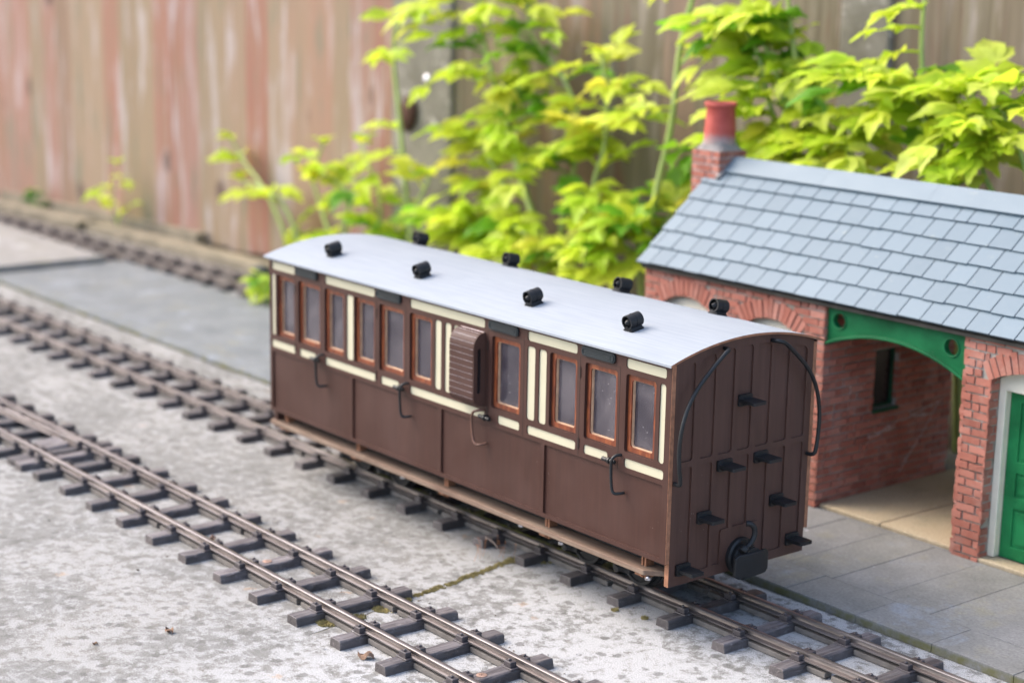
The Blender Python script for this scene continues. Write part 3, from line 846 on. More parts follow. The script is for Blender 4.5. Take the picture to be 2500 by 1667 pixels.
# grab handles and door handles
for i, (x, kx) in enumerate(((-3.292, -1), (-2.328, -1), (-1.560, 1), (-.366, -1))):
    bm = BM(); r = .0085
    if i == 2: pts = [(x, .004, .968), (x - .012, -.03, .968), (x - .045, -.046, .955), (x - .062, -.046, .92), (x - .060, -.046, .86), (x - .045, -.046, .79), (x - .02, -.046, .762), (x + .005, -.03, .762), (x + .02, .004, .768)]
    else: pts = [(x, .004, .975), (x - .012, -.025, .972), (x - .020, -.046, .955), (x - .024, -.050, .92), (x - .020, -.050, .84), (x - .010, -.050, .785), (x + .004, -.044, .768), (x + .020, -.02, .768), (x + .028, .004, .770)]
    tube(bm, smooth_path(pts, 5), r, 10)
    obj('grab_handle', bm, M['wornwire'] if i == 2 else M['wire'], car)
    bm = BM()
    hx = x - .068 if kx < 0 else x + .035
    Mx = Matrix.Translation((hx, -.030, .934)) @ Matrix.Rotation(PI / 2, 4, 'Y') @ Matrix.Rotation(0, 4, 'Z')
    lathe(bm, [(.010, -.05), (.012, -.048), (.012, -.012), (.0085, -.010), (.0085, -.004), (.018, -.002), (.018, .012), (.012, .014), (.012, .05), (.008, .053)], Mx, 14)
    tube(bm, [(hx, .004, .934), (hx, -.03, .934)], .010, 8)
    obj('door_handle', bm, M['wire'], car, smooth=35)
# end handrails
xh = .058
rail1 = [(.004, .369, 1.580), (.030, .366, 1.582), (.050, .352, 1.580), (xh, .318, 1.566), (xh, .240, 1.505), (xh, .130, 1.405), (xh, .060, 1.300), (xh, .024, 1.190), (xh, .014, 1.085), (xh, .020, .990), (xh, .030, .930), (.050, .036, .905), (.030, .040, .898), (.004, .042, .898)]
rail2 = [(x, W_ - y, z) for x, y, z in rail1]
for pts in (rail1, rail2):
    bm = BM(); tube(bm, smooth_path(pts, 6), .0115, 12); obj('end_handrail', bm, M['wire'], car)
# steps on the end
for (y0, y1, z0) in ((.494, .596, 1.245), (.358, .466, .906), (.637, .742, .908), (.778, .882, .638), (.219, .321, .640), (.082, .182, .378), (.921, 1.024, .386)):
    bm = BM()
    plate(bm, rrect(y0, y1, z0, z0 + .064, .012), [], .010, -.004, lambda a, b, d: Vector((d, a, b)))
    plate(bm, rrect(y0 + .004, y1 - .004, .0, .118, .010), [], z0 + .024, z0 + .042, lambda a, b, d: Vector((b, a, d)))
    for y in (y0 + .03, y1 - .03): plate(bm, [(.008, z0 + .006), (.008, z0 + .026), (.07, z0 + .026)], [], y - .004, y + .004, lambda a, b, d: Vector((a, d, b)))
    obj('end_step', bm, M['black'], car, bevel=.003)
# buffer-coupler and hose
bm = BM(); Mx = Matrix.Translation((0, .555, .405)) @ Matrix.Rotation(PI / 2, 4, 'Y')
lathe(bm, [(.103, -.004), (.103, .022), (.092, .030), (.072, .030), (.072, .040), (.066, .046), (.062, .048), (.060, .095), (.070, .100), (.070, .108)], Mx, 32)
bf = obj('buffer', bm, M['black'], car, smooth=35)
bm = BM()
nn = 10; prev = None
for i in range(nn + 1):       # curved coupler plate
    y = .42 + .255 * i / nn; s = (i / nn - .5) * 2; xx = .124 - .016 * s * s
    zt, zb = .452, .318
    c = .016 * max(0, abs(s) - .8) / .2
    ring = [bm.verts.new((xx, y, zb + c)), bm.verts.new((xx, y, zt - c)), bm.verts.new((xx - .018, y, zt - c)), bm.verts.new((xx - .018, y, zb + c))]
    if prev:
        for k in range(4): bm.faces.new((prev[k], prev[(k + 1) % 4], ring[(k + 1) % 4], ring[k]))
    else: bm.faces.new(ring)
    prev = ring
bm.faces.new(prev[::-1])
k = obj('coupler_plate', bm, M['black'], None, smooth=50, bevel=.004); k.parent = bf
bm = BM()
tube(bm, smooth_path([(.075, .50, .455), (.082, .535, .478), (.082, .565, .50), (.082, .585, .535), (.08, .582, .575), (.07, .562, .598), (.055, .545, .60)], 5), .0155, 12)
lathe(bm, [(.026, -.02), (.026, .012), (.018, .02)], Matrix.Translation((.078, .515, .464)) @ Matrix.Rotation(-.9, 4, 'X'), 14)
k = obj('hose', bm, M['black']); k.parent = bf

# ------------------------------------------------------------------ station building
BL, BH, MJ = .142, .0525, .0115        # brick length, course height, mortar joint
def brick_face(bm, O, U, Nn, ulen, z0, z1, openings=(), seed=1, proud=.009, depth=.03, end_rag=(0, 0)):
    """courses of separate bricks on the wall plane through O along U, outward normal Nn.
    openings: functions z -> (u0, u1) or None"""
    r = random.Random(seed); O = Vector(O); U = Vector(U); Nn = Vector(Nn)
    k = 0; z = z0
    while z < z1 - .012:
        zt = min(z + BH, z1); zm = (z + zt) / 2
        spans = [(0.0, ulen)]
        for op in openings:
            iv = op(zm)
            if iv:
                ns = []
                for a, b in spans:
                    if iv[1] <= a or iv[0] >= b: ns.append((a, b)); continue
                    if iv[0] > a: ns.append((a, iv[0]))
                    if iv[1] < b: ns.append((iv[1], b))
                spans = ns
        off = (BL / 2 if k % 2 else 0) + r.uniform(-.012, .012)
        for a, b in spans:
            u = math.floor((a - off) / BL) * BL + off
            while u < b:
                ua, ub = max(a, u), min(b, u + BL)
                if r.random() < .12 and ub - ua > .12: ub2 = ua + BL * .5; parts = [(ua, ub2), (ub2, ub)]
                else: parts = [(ua, ub)]
                for p, q in parts:
                    if q - p < .018: continue
                    g = MJ / 2
                    p_ = p + (g if p > a + 1e-6 else (-end_rag[0] * r.random())); q_ = q - (g if q < b - 1e-6 else (-end_rag[1] * r.random()))
                    d = proud + r.uniform(-.0035, .004)
                    vs = []
                    for uu in (p_, q_):
                        for dd in (-depth, d):
                            for zz in (z + g, zt - g):
                                j = .0022 if dd > 0 else 0
                                vs.append(bm.verts.new(O + U * (uu + r.uniform(-j, j)) + Nn * (dd + r.uniform(-j, j) * .6) + Vector((0, 0, zz + r.uniform(-j, j)))))
                    fs = [bm.faces.new([vs[i] for i in f]) for f in ((0, 1, 3, 2), (4, 6, 7, 5), (0, 4, 5, 1), (2, 3, 7, 6), (1, 5, 7, 3))]
                    tint(bm, fs, min(1, max(0, r.gauss(.5, .22))))
                u += BL
        z += BH; k += 1

def voussoirs(bm, O, U, Nn, cu, span, spring, rise, ring, n, seed=1, proud=.011):
    r = random.Random(seed); O = Vector(O); U = Vector(U); Nn = Vector(Nn)
    R = (span * span / 4 + rise * rise) / (2 * rise); cz = spring + rise - R; half = math.asin(span / 2 / R)
    for i in range(n):
        a0 = -half * 1.06 + 2 * half * 1.06 * (i + .10) / n; a1 = -half * 1.06 + 2 * half * 1.06 * (i + .90) / n
        d = proud + r.uniform(-.003, .005); rr = ring * r.uniform(.9, 1.06)
        vs = []
        for dd in (-.03, d):
            for a, q in ((a0, R), (a1, R), (a1, R + rr), (a0, R + rr)):
                j = .002
                vs.append(bm.verts.new(O + U * (cu + q * math.sin(a) + r.uniform(-j, j)) + Nn * dd + Vector((0, 0, cz + q * math.cos(a) + r.uniform(-j, j)))))
        fs = [bm.faces.new([vs[i] for i in f]) for f in ((4, 5, 6, 7), (0, 1, 5, 4), (1, 2, 6, 5), (2, 3, 7, 6), (3, 0, 4, 7))]
        tint(bm, fs, min(1, max(0, r.gauss(.62, .22))))

def arch_open(cu, span, spring, rise, z0, pad=0.0, ring=0.0):
    R = (span * span / 4 + rise * rise) / (2 * rise); cz = spring + rise - R
    def f(z):
        if z < z0: return None
        if z <= spring: return (cu - span / 2 - pad, cu + span / 2 + pad)
        Ro = R + ring
        if z >= cz + Ro: return None
        w = math.sqrt(max(0, Ro * Ro - (z - cz) ** 2)); w = min(w, span / 2 + ring * .55)
        return (cu - w, cu + w)
    return f
def arch_outline(cu, span, spring, rise, z0, n=12):
    R = (span * span / 4 + rise * rise) / (2 * rise); cz = spring + rise - R; half = math.asin(span / 2 / R)
    return [(cu - span / 2, z0), (cu + span / 2, z0)] + [(cu + R * math.sin(half - 2 * half * i / n), cz + R * math.cos(half - 2 * half * i / n)) for i in range(n + 1)]

YF, YB, ZB, ZW = 2.39, 3.75, .058, 1.45
XL, XA, XB, XR = -2.757, -1.070, .040, 1.73
st = empty('station_building', (0, 0, 0), 'red brick model station building with slate roof, chimney and open green-arched porch', 'station building')
# left room, front wall
bm = BM()
fA = lambda a, b, d: Vector((a, YF + d, b))
ops = [(-2.335, .47, 1.195, .075), (-1.535, .47, 1.175, .078)]
plate(bm, [(XL, ZB), (XA, ZB), (XA, ZW), (XL, ZW)], [arch_outline(c, s, sp, ri, .50) for c, s, sp, ri in ops], 0, .07, fA, 1)
brick_face(bm, (XL, YF, 0), (1, 0, 0), (0, -1, 0), XA - XL, ZB, ZW, [arch_open(c - XL, s, sp, ri, .50, 0, .125) for c, s, sp, ri in ops], 3, end_rag=(.006, .006))
for i, (c, s, sp, ri) in enumerate(ops): voussoirs(bm, (XL, YF, 0), (1, 0, 0), (0, -1, 0), c - XL, s, sp, ri, .125, 13, 5 + i)
wl = obj('front_wall', bm, [M['brick'], M['mortar']], st)
for c, s, sp, ri in ops:
    bm = BM()
    plate(bm, arch_outline(c, s - .004, sp, ri, .503), [rrect(c - s / 2 + .04, c + s / 2 - .04, .55, 1.165, .01)], .045, .068, fA)
    box(bm, c - .012, c + .012, YF + .048, YF + .066, .55, 1.165); box(bm, c - s / 2 + .04, c + s / 2 - .04, YF + .049, YF + .065, .85, .87)
    wf = obj('window_frame', bm, M['frame_cream'], st)
    bm = BM(); box(bm, c - s / 2 + .02, c + s / 2 - .02, YF + .0675, YF + .072, .52, 1.18); k = obj('window_glass', bm, M['darkglass']); k.parent = wf
# porch side wall (faces +x)
bm = BM()
fP = lambda a, b, d: Vector((XA - d, a, b))
plate(bm, [(YF + .072, ZB), (YB, ZB), (YB, 1.44), (3.12, 2.09), (YF + .072, 1.49)], [[(2.915, .645), (3.160, .645), (3.160, 1.05), (2.915, 1.05)]], 0, .07, fP, 1)
brick_face(bm, (XA, YF - .008, 0), (0, 1, 0), (1, 0, 0), YB - YF + .008, ZB, ZW, [lambda z: (2.915 - YF, 3.160 - YF) if .645 < z < 1.05 else None], 11, end_rag=(.0, .004))
obj('porch_wall', bm, [M['brick'], M['mortar']], st)
bm = BM()
plate(bm, [(2.918, .648), (3.157, .648), (3.157, 1.047), (2.918, 1.047)], [[(2.936, .665), (3.136, .665), (3.136, 1.032), (2.936, 1.032)]], .030, .050, fP)
box(bm, XA - .012, XA + .022, 2.905, 3.172, .618, .644)
wf = obj('window_frame', bm, M['green_dark'], st, bevel=.003)
bm = BM(); box(bm, XA - .053, XA - .045, 2.93, 3.14, .66, 1.04); k = obj('window_glass', bm, M['darkglass']); k.parent = wf
# remaining walls
bm = BM()
plate(bm, [(YF + .072, ZB), (YB, ZB), (YB, 1.44), (3.12, 2.10), (YF + .072, 1.52)], [], 0, .07, lambda a, b, d: Vector((XL + d, a, b)), 1)
brick_face(bm, (XL, YF, 0), (0, 1, 0), (-1, 0, 0), YB - YF, ZB, 1.44, [], 17)
obj('gable_wall', bm, [M['brick'], M['mortar']], st)
for (a, b) in ((XL + .071, XA - .071), (XB + .071, XR)):
    bm = BM(); box(bm, a, b, YB - .07, YB - .002, ZB, ZW, 1); brick_face(bm, (b, YB, 0), (-1, 0, 0), (0, 1, 0), b - a, ZB, ZW, [], 19); obj('rear_wall', bm, [M['brick'], M['mortar']], st)
bm = BM(); plate(bm, [(YF + .16, ZB), (YB, ZB), (YB, 1.44), (3.12, 2.09), (YF + .16, 1.54)], [], 0, .07, lambda a, b, d: Vector((XB + d, a, b)), 1); brick_face(bm, (XB, YB, 0), (0, -1, 0), (-1, 0, 0), YB - YF - .16, ZB, ZW, [], 23)
obj('porch_wall', bm, [M['brick'], M['mortar']], st)
# right room front wall with the door arch
D0, DS = .236, .66; DC = D0 + DS / 2
bm = BM()
dop = (DC, DS, 1.185, .082)
plate(bm, [(XB, ZB), (D0, ZB), (D0, 1.185)] + arch_outline(*dop, .5)[2:][::-1][1:] + [(D0 + DS, ZB), (XR, ZB), (XR, ZW), (XB, ZW)], [], 0, .16, fA, 1)
brick_face(bm, (XB, YF, 0), (1, 0, 0), (0, -1, 0), XR - XB, ZB - .03, ZW, [arch_open(DC - XB, DS, 1.185, .082, 0.0, 0, .125)], 29, end_rag=(.012, .0))
voussoirs(bm, (XB, YF, 0), (1, 0, 0), (0, -1, 0), DC - XB, DS, 1.185, .082, .125, 16, 31)
brick_face(bm, (D0, YF - .009, 0), (0, 1, 0), (1, 0, 0), .085, ZB, 1.19, [], 37, proud=.004, depth=.012)   # reveal beside the door
brick_face(bm, (XB, YF + .155, 0), (0, -1, 0), (-1, 0, 0), .164, ZB, ZW, [], 41, proud=.006, depth=.02)
obj('front_wall', bm, [M['brick'], M['mortar']], st)
# door frame and panelled door
bm = BM()
R_ = arch_outline(DC, DS - .006, 1.185, .082, .083)
inn = [(D0 + .052, .083), (D0 + DS - .052, .083), (D0 + DS - .052, 1.115), (D0 + .052, 1.115)]
outl = [R_[0], inn[0], inn[3], inn[2], inn[1], R_[1]] + R_[2:]
plate(bm, outl, [], .078, .158, fA)
df = obj('door_frame', bm, M['frame_cream'], st, bevel=.006)
bm = BM()
dx0_, dx1_ = D0 + .054, D0 + DS - .054
ph = []
cm = (dx0_ + dx1_) / 2
for (a, b) in ((dx0_ + .075, cm - .028), (cm + .028, dx1_ - .075)):
    for (z0, z1) in ((.16, .40), (.47, .62), (.69, 1.05)): ph.append([(a, z0), (b, z0), (b, z1), (a, z1)])
plate(bm, [(dx0_, .083), (dx1_, .083), (dx1_, 1.113), (dx0_, 1.113)], ph, .128, .146, fA)
for h in ph:
    (a, z0), (b, z1) = h[0], h[2]
    box(bm, a - .002, b + .002, YF + .140, YF + .150, z0 - .002, z1 + .002)
    box(bm, a + .02, b - .02, YF + .134, YF + .142, z0 + .02, z1 - .02)
dr = obj('door', bm, M['door_green'], st, bevel=.003)
bm = BM(); lathe(bm, [(.006, 0), (.006, .015), (.014, .02), (.012, .032), (.003, .036)], Matrix.Translation((dx1_ - .04, YF + .128, .655)) @ Matrix.Rotation(PI / 2, 4, 'X'), 14)
k = obj('door_knob', bm, M['steel'], smooth=40); k.parent = dr
# sandstone floor of the porch and doorstep
bm = BM()
for (a, b) in ((XA + .012, -.548), (-.540, XB + .06)):
    tint(bm, box(bm, a, b, YF + .032, YB + .08, .05, .084), (1.0, 1.0, 1.0, 1))
obj('porch_floor', bm, M['sand'], st, bevel=.009)
bm = BM(); tint(bm, box(bm, D0 - .012, D0 + DS + .02, YF - .004, YF + .125, .05, .081), (1, 1, 1, 1)); obj('doorstep', bm, M['sand'], st, bevel=.008)
# green arched girder over the porch
bm = BM()
gx0, gx1 = XA + .004, XB - .003
def gz(x):
    s = (x - (-.535)) / .53
    return 1.273 - .112 * s * s if x <= -.535 else 1.273 - .121 * s * s
n = 28
low = [(gx0 + (gx1 - gx0) * i / n, gz(gx0 + (gx1 - gx0) * i / n)) for i in range(n + 1)]
circ = lambda cx, cz, r: [(cx + r * math.cos(2 * PI * k / 24), cz + r * math.sin(2 * PI * k / 24)) for k in range(24)]
plate(bm, low + [(gx1, ZW), (gx0, ZW)], [circ(-.962, 1.328, .049), circ(-.080, 1.317, .051)], .018, .058, fA)
prev = None
for x, z in low:      # flange along the arch
    ring = [bm.verts.new((x, YF - .004, z - .002)), bm.verts.new((x, YF - .004, z + .016)), bm.verts.new((x, YF + .07, z + .016)), bm.verts.new((x, YF + .07, z - .002))]
    if prev:
        for k in range(4): bm.faces.new((prev[k], prev[(k + 1) % 4], ring[(k + 1) % 4], ring[k]))
    else: bm.faces.new(ring)
    prev = ring
bm.faces.new(prev[::-1])
box(bm, gx1 - .012, gx1 + .004, YF + .004, YF + .066, 1.16, ZW - .002)
for cx, cz, r in ((-.962, 1.328, .049), (-.080, 1.317, .051)):
    plate(bm, circ(cx, cz, r + .010), [circ(cx, cz, r)], .011, .019, fA)
obj('arched_girder', bm, M['green'], st, bevel=.003)
bm = BM()
for s in (0, 1): box(bm, gx0, gx1, YB - .06 + s * .0, YB - .03, 1.25, ZW)
obj('rear_lintel', bm, M['green_dark'], st)
# roof
EY, EZ, RY, RZ = 2.34, 1.452, 3.12, 2.135
SL = math.hypot(RY - EY, RZ - EZ); sd = Vector((0, (RY - EY) / SL, (RZ - EZ) / SL)); sn = Vector((0, -sd.z, sd.y))
VX0, VX1 = -2.80, 1.79
def slates(front=True):
    bm = BM(); r = random.Random(51 if front else 52)
    ex = .155 * (RY - EY) / (RY - EY) * SL; rows = 7; pitch = .1705
    for k in range(rows):
        s0 = k * ex - .004; ln = min(ex * 1.10, SL - s0 - .012)
        x = VX0 + (0 if k % 2 == 0 else 0)
        first = pitch * (.80 if k % 2 == 0 else .38)
        edges = [VX0]; x = VX0 + first
        while x < VX1 - .05: edges.append(x); x += pitch * r.uniform(.965, 1.035) * (.62 if r.random() < .03 else 1)
        edges.append(VX1)
        for a, b in zip(edges[:-1], edges[1:]):
            if k == rows - 1 and a < -2.64: a = max(a, -2.64)
            if b - a < .03: continue
            lift = r.uniform(0, .003); sk = r.uniform(-.004, .004); t = .0125
            vs = []
            for uu in (a + .0038, b - .0038):
                for ss, dd in ((s0 + sk, .017 + lift), (s0 + ln, .003)):
                    for q in (0, t):
                        p = Vector((uu, EY, EZ)) + sd * ss + sn * (dd + q - .010)
                        if not front: p.y = 2 * RY - p.y
                        vs.append(bm.verts.new(p))
            fs = [bm.faces.new([vs[i] for i in f]) for f in ((0, 1, 3, 2), (4, 6, 7, 5), (1, 5, 7, 3), (0, 4, 5, 1), (2, 3, 7, 6))]
            tint(bm, fs, min(1, max(0, r.gauss(.5, .13))))
    # boarding under the slates
    for q in (-.022,):
        vs = []
        for uu in (VX0 + .004, VX1 - .004):
            for ss in (.004, SL):
                for dd in (-.022, -.004):
                    p = Vector((uu, EY, EZ)) + sd * ss + sn * dd
                    if not front: p.y = 2 * RY - p.y
                    vs.append(bm.verts.new(p))
        for f in ((0, 1, 3, 2), (4, 6, 7, 5), (0, 4, 5, 1), (2, 3, 7, 6), (0, 2, 6, 4), (1, 5, 7, 3)):
            bm.faces.new([vs[i] for i in f]).material_index = 1
    return bm
obj('roof_slope', slates(True), [M['slate'], M['eave']], st)
obj('roof_slope', slates(False), [M['slate'], M['eave']], st)
bm = BM()
a = -2.64
while a < VX1:       # folded ridge tiles, nearly flush joints
    b = min(a + .92, VX1)
    for s in (1, -1):
        vs = []
        for uu in (a + .0006, b - .0006):
            for ss in (SL - .125, SL):
                for q in (.018, .034):
                    p = Vector((uu, EY, EZ)) + sd * ss + sn * q
                    if ss == SL: p.y = RY - .0003; p.z = RZ + q / sn.z
                    if s < 0: p.y = 2 * RY - p.y
                    vs.append(bm.verts.new(p))
        fs = [bm.faces.new([vs[i] for i in f]) for f in ((0, 1, 3, 2), (4, 6, 7, 5), (1, 5, 7, 3), (0, 4, 5, 1), (2, 3, 7, 6))]
        tint(bm, fs, rnd.uniform(.65, .8))
    a = b
obj('ridge_tile', bm, M['slate'], st)
bm = BM(); box(bm, VX0 + .03, VX1 - .03, EY + .008, YF - .004, EZ - .035, EZ - .014); obj('eave_board', bm, M['eave'], st)
# chimney
bm = BM()
cx0, cx1, cy0, cy1, cz1 = -2.925, -2.648, 2.965, 3.24, 2.222
box(bm, cx0 + .006, cx1 - .006, cy0 + .006, cy1 - .006, .03, cz1 - .004, 1)
for (O, U, Nn, l) in (((cx0, cy0, 0), (1, 0, 0), (0, -1, 0), cx1 - cx0), ((cx1, cy0, 0), (0, 1, 0), (1, 0, 0), cy1 - cy0), ((cx0, cy1, 0), (0, -1, 0), (-1, 0, 0), cy1 - cy0), ((cx1, cy1, 0), (-1, 0, 0), (0, 1, 0), cx1 - cx0)):
    brick_face(bm, O, U, Nn, l, cz1 - BH * 12, cz1, [], 61 + int(l * 100) + int(O[0] * 10), proud=.001, depth=.008)
ch = obj('chimney', bm, [M['brick'], simple('pale_chimney_mortar', (.42, .37, .35), .9, .25, 12, .2, .4)], st)
cxm, cym = (cx0 + cx1) / 2, (cy0 + cy1) / 2
bm = BM()
vs = []
lay = [(.136, .136, cz1 - .003), (.132, .132, cz1 + .006), (.122, .122, cz1 + .022), (.116, .116, cz1 + .045), (.112, .112, cz1 + .07)]
for i, (hx, hy, z) in enumerate(lay):
    q = i / (len(lay) - 1); ring = []
    for k in range(24):
        t = 2 * PI * k / 24 + .13; c, s = math.cos(t), math.sin(t)
        m_ = max(abs(c), abs(s)); rr = hx * ((1 - q) / m_ + q)
        ring.append(bm.verts.new((cxm + c * rr, cym + s * rr, z + rnd.uniform(-.004, .004))))
    if vs:
        for k in range(24): bm.faces.new((vs[k], vs[(k + 1) % 24], ring[(k + 1) % 24], ring[k]))
    vs = ring
bm.faces.new(vs)
k = obj('cement_cap', bm, M['flaunch'], smooth=True); k.parent = ch
bm = BM()
lathe(bm, [(.118, 2.25), (.116, 2.34), (.108, 2.46), (.104, 2.515), (.110, 2.528), (.119, 2.536), (.119, 2.556), (.112, 2.562), (.098, 2.560), (.094, 2.54), (.094, 2.45)], Matrix.Translation((cxm, cym, 0)), 36)
k = obj('chimney_pot', bm, M['pot'], smooth=40); k.parent = ch
bm = BM()   # mortar fillet where stack meets slates
tube(bm, [(cx1 - .02, cy0 - .004, EZ + (cy0 - EY) * .876 + .034), (cx1 + .004, cy0 - .006, EZ + (cy0 - EY) * .876 + .036), (cx1 + .006, RY - .08, RZ - .05), (cx1 + .005, RY + .02, RZ + .03)], [.012, .018, .020, .016], 8)
k = obj('mortar_fillet', bm, M['flaunch'], smooth=True); k.parent = ch
# cobwebs in the porch
bm = BM(); rw = random.Random(5)
for (p, q) in (((XA + .02, 3.02, .50), (XA + .10, 3.55, .66)), ((XA + .03, 2.85, .47), (XA + .06, 3.1, .52)), ((XA + .03, 3.2, .17), (XA + .06, 3.55, .62)), ((XA + .02, 3.30, .56), (XA + .07, 3.46, .55))):
    p, q = Vector(p), Vector(q); pts = []
    for i in range(9):
        t = i / 8; pts.append(p.lerp(q, t) + Vector((rw.uniform(-.004, .004), rw.uniform(-.006, .006), rw.uniform(-.006, .006) - .03 * t * (1 - t))))
    tube(bm, pts, .0018, 4)
    for i in range(14):
        t = rw.random(); a_ = p.lerp(q, t); tube(bm, [a_, a_ + Vector((rw.uniform(-.01, .01), rw.uniform(-.05, .05), rw.uniform(-.03, .03)))], .0011, 3)
tag(obj('cobweb', bm, M['web_silk']), 'torn dusty cobweb hanging on the brick wall inside the porch', 'cobweb')

# ------------------------------------------------------------------ fence and timber edging
def fy(x): return 4.45 + .11 * (x + 12.5)
fd = Vector((1, .11, 0)).normalized(); fn = Vector((fd.y, -fd.x, 0))
fence = empty('wooden_fence', (-9, fy(-9), 0), 'tall weathered red-brown board fence with concrete posts behind the railway', 'fence')
def fence_panel(xa, xb, seed, grey):
    r = random.Random(seed); bm = BM(); x = xa; i = 0
    while x < xb - .05:
        w = r.uniform(.27, .44); x2 = min(x + w, xb)
        p, q = Vector((x, fy(x), 0)), Vector((x2 - .022, fy(x2 - .022), 0))
        o0 = r.uniform(0, .012)
        zb = .03 + r.uniform(0, .03)
        # feather-edge board: thick on one edge, thin on the other
        offs = ((p, .0, .055 + o0), (q, .0, .012))
        vs = []
        for (b_, d0, d1) in offs:
            for d in (d0, d1):
                for z in (zb, 9.0): vs.append(bm.verts.new(b_ + fn * d + Vector((0, 0, z))))
        fs = [bm.faces.new([vs[k] for k in f]) for f in ((0, 1, 3, 2), (4, 6, 7, 5), (0, 4, 5, 1), (2, 3, 7, 6), (0, 2, 6, 4), (1, 5, 7, 3))]
        tint(bm, fs, (r.random(), r.random(), grey if not callable(grey) else grey(r, x), 1))
        x = x2; i += 1
    p, q = Vector((xa, fy(xa), 0)), Vector((xb, fy(xb), 0)); vs = [bm.verts.new(b_ + fn * d + Vector((0, 0, z))) for b_ in (p, q) for d in (-.08, -.045) for z in (.05, 8.9)]  # dark backing sheet, added so no bright sky shows through the board gaps
    tint(bm, [bm.faces.new([vs[k] for k in f]) for f in ((0, 1, 3, 2), (4, 6, 7, 5), (0, 4, 5, 1), (2, 3, 7, 6), (0, 2, 6, 4), (1, 5, 7, 3))], (.5, .5, 1.0, 1))
    o = obj('fence_panel', bm, M['fence'], fence)
    return o
fence_panel(-30, -19.7, 1, 0.0); fence_panel(-19.34, -9.22, 2, lambda r, x: .0 if r.random() < .85 else .35)
fence_panel(-8.42, -3.62, 3, lambda r, x: 1.0 if r.random() < .8 else .55)
fence_panel(-3.18, 6.0, 4, lambda r, x: .9)
def post(xa, xb, depth=.10):
    bm = BM(); p, q = Vector((xa, fy(xa), 0)), Vector((xb, fy(xb), 0)); vs = []
    for b_ in (p, q):
        for d in (-.12, depth):
            for z in (0, 9.2): vs.append(bm.verts.new(b_ + fn * d + Vector((0, 0, z))))
    for f in ((0, 1, 3, 2), (4, 6, 7, 5), (0, 4, 5, 1), (2, 3, 7, 6), (0, 2, 6, 4), (1, 5, 7, 3)): bm.faces.new([vs[k] for k in f])
    return obj('concrete_post', bm, M['post'], fence, bevel=.03)
post(-19.69, -19.31); post(-9.28, -8.36); post(-3.65, -3.15)
bm = BM(); lathe(bm, [(.05, -.03), (.05, .0), (.025, .02)], Matrix.Translation(Vector((-8.72, fy(-8.72), 2.30)) + fn * .115) @ Matrix.Rotation(PI / 2, 4, 'X'), 14)
obj('post_bolt', bm, M['steel'], fence, smooth=40)
bm = BM(); lathe(bm, [(.02, -.04), (.16, -.03), (.20, .02), (.15, .07), (.03, .09)], Matrix.Translation(Vector((-9.0, fy(-9.0), 1.93)) + fn * .10) @ Matrix.Rotation(.25, 4, 'Y') @ Matrix.Scale(1.35, 4, (0, 0, 1)) @ Matrix.Scale(.75, 4) @ Matrix.Rotation(PI / 2, 4, 'X'), 16)
obj('rusty_fitting', bm, M['rust'], fence, smooth=40)
def edging(xa, xb, ya, yb, w, h, label):
    bm = BM(); d = Vector((xb - xa, yb - ya, 0)).normalized(); nn = Vector((-d.y, d.x, 0)); a, b = Vector((xa, ya, 0)), Vector((xb, yb, 0)); vs = []
    for p in (a, b):
        for s in (-w / 2, w / 2):
            for z in (0, h): vs.append(bm.verts.new(p + nn * s + Vector((0, 0, z))))
    for f in ((0, 1, 3, 2), (4, 6, 7, 5), (0, 4, 5, 1), (2, 3, 7, 6), (0, 2, 6, 4), (1, 5, 7, 3)): bm.faces.new([vs[k] for k in f])
    return tag(obj('edging_timber', bm, M['timber'], bevel=.012), label, 'edging timber', 'timbers along the foot of the fence')
edging(-21.0, -14.75, 3.22, 3.74, .30, .13, 'timber edging beside the far track, from the left edge to a dark joint')
edging(-14.62, -7.2, 3.78, 4.28, .26, .12, 'timber edging beside the far track, from the dark joint to behind the carriage')
edging(-19.0, -12.75, 3.80, 4.30, .16, .19, 'higher timber right against the foot of the fence boards')

# ------------------------------------------------------------------ plants
LIME = [(.58, .69, .05), (.52, .66, .045), (.62, .70, .06), (.46, .63, .045), (.64, .72, .12)]
MIDG = [(.19, .42, .025), (.25, .48, .028), (.14, .34, .025), (.31, .53, .035)]
YELL = [(.60, .64, .06), (.63, .60, .06), (.56, .65, .06)]
UP = Vector((0, 0, 1))
def leaflet(bm, base, d, nrm, ln, wd, col, r, droop=.14, lobed=True):
    d = d.normalized(); s = d.cross(nrm)
    if s.length < 1e-4: s = d.orthogonal()
    s.normalize(); nrm = s.cross(d).normalized()
    T = [0, .10, .26, .42, .55, .68, .80, .91, 1.0]
    Wd = [.06, .55, .92, 1.0, .86, .74, .48, .26, .02]
    if lobed: Wd = [.06, .55, 1.0, 1.10, .60, .74, .34, .26, .0]
    fold = r.uniform(.10, .35); dr = droop * r.uniform(.6, 1.4); prev = None; fs = []
    tw = r.uniform(-.3, .3)
    for t, w in zip(T, Wd):
        p = base + d * (ln * t * (1 - .12 * t * dr)) - UP * (dr * ln * t * t) + nrm * (.04 * ln * math.sin(t * 3))
        row = []
        for q in (-1, -.5, 0, .5, 1):
            # side lobes point forward
            fwd = .10 * ln * abs(q) * (1.0 if lobed and .35 < t < .6 else 0)
            row.append(bm.verts.new(p + s * (q * wd * .5 * w) + d * fwd + nrm * (abs(q) * fold * wd * .5 * w + q * tw * wd * .2 * t)))
        if prev:
            for k in range(4): f = bm.faces.new((prev[k], prev[k + 1], row[k + 1], row[k])); f.smooth = True; fs.append(f)
        prev = row
    tint(bm, fs, (*col, 1))

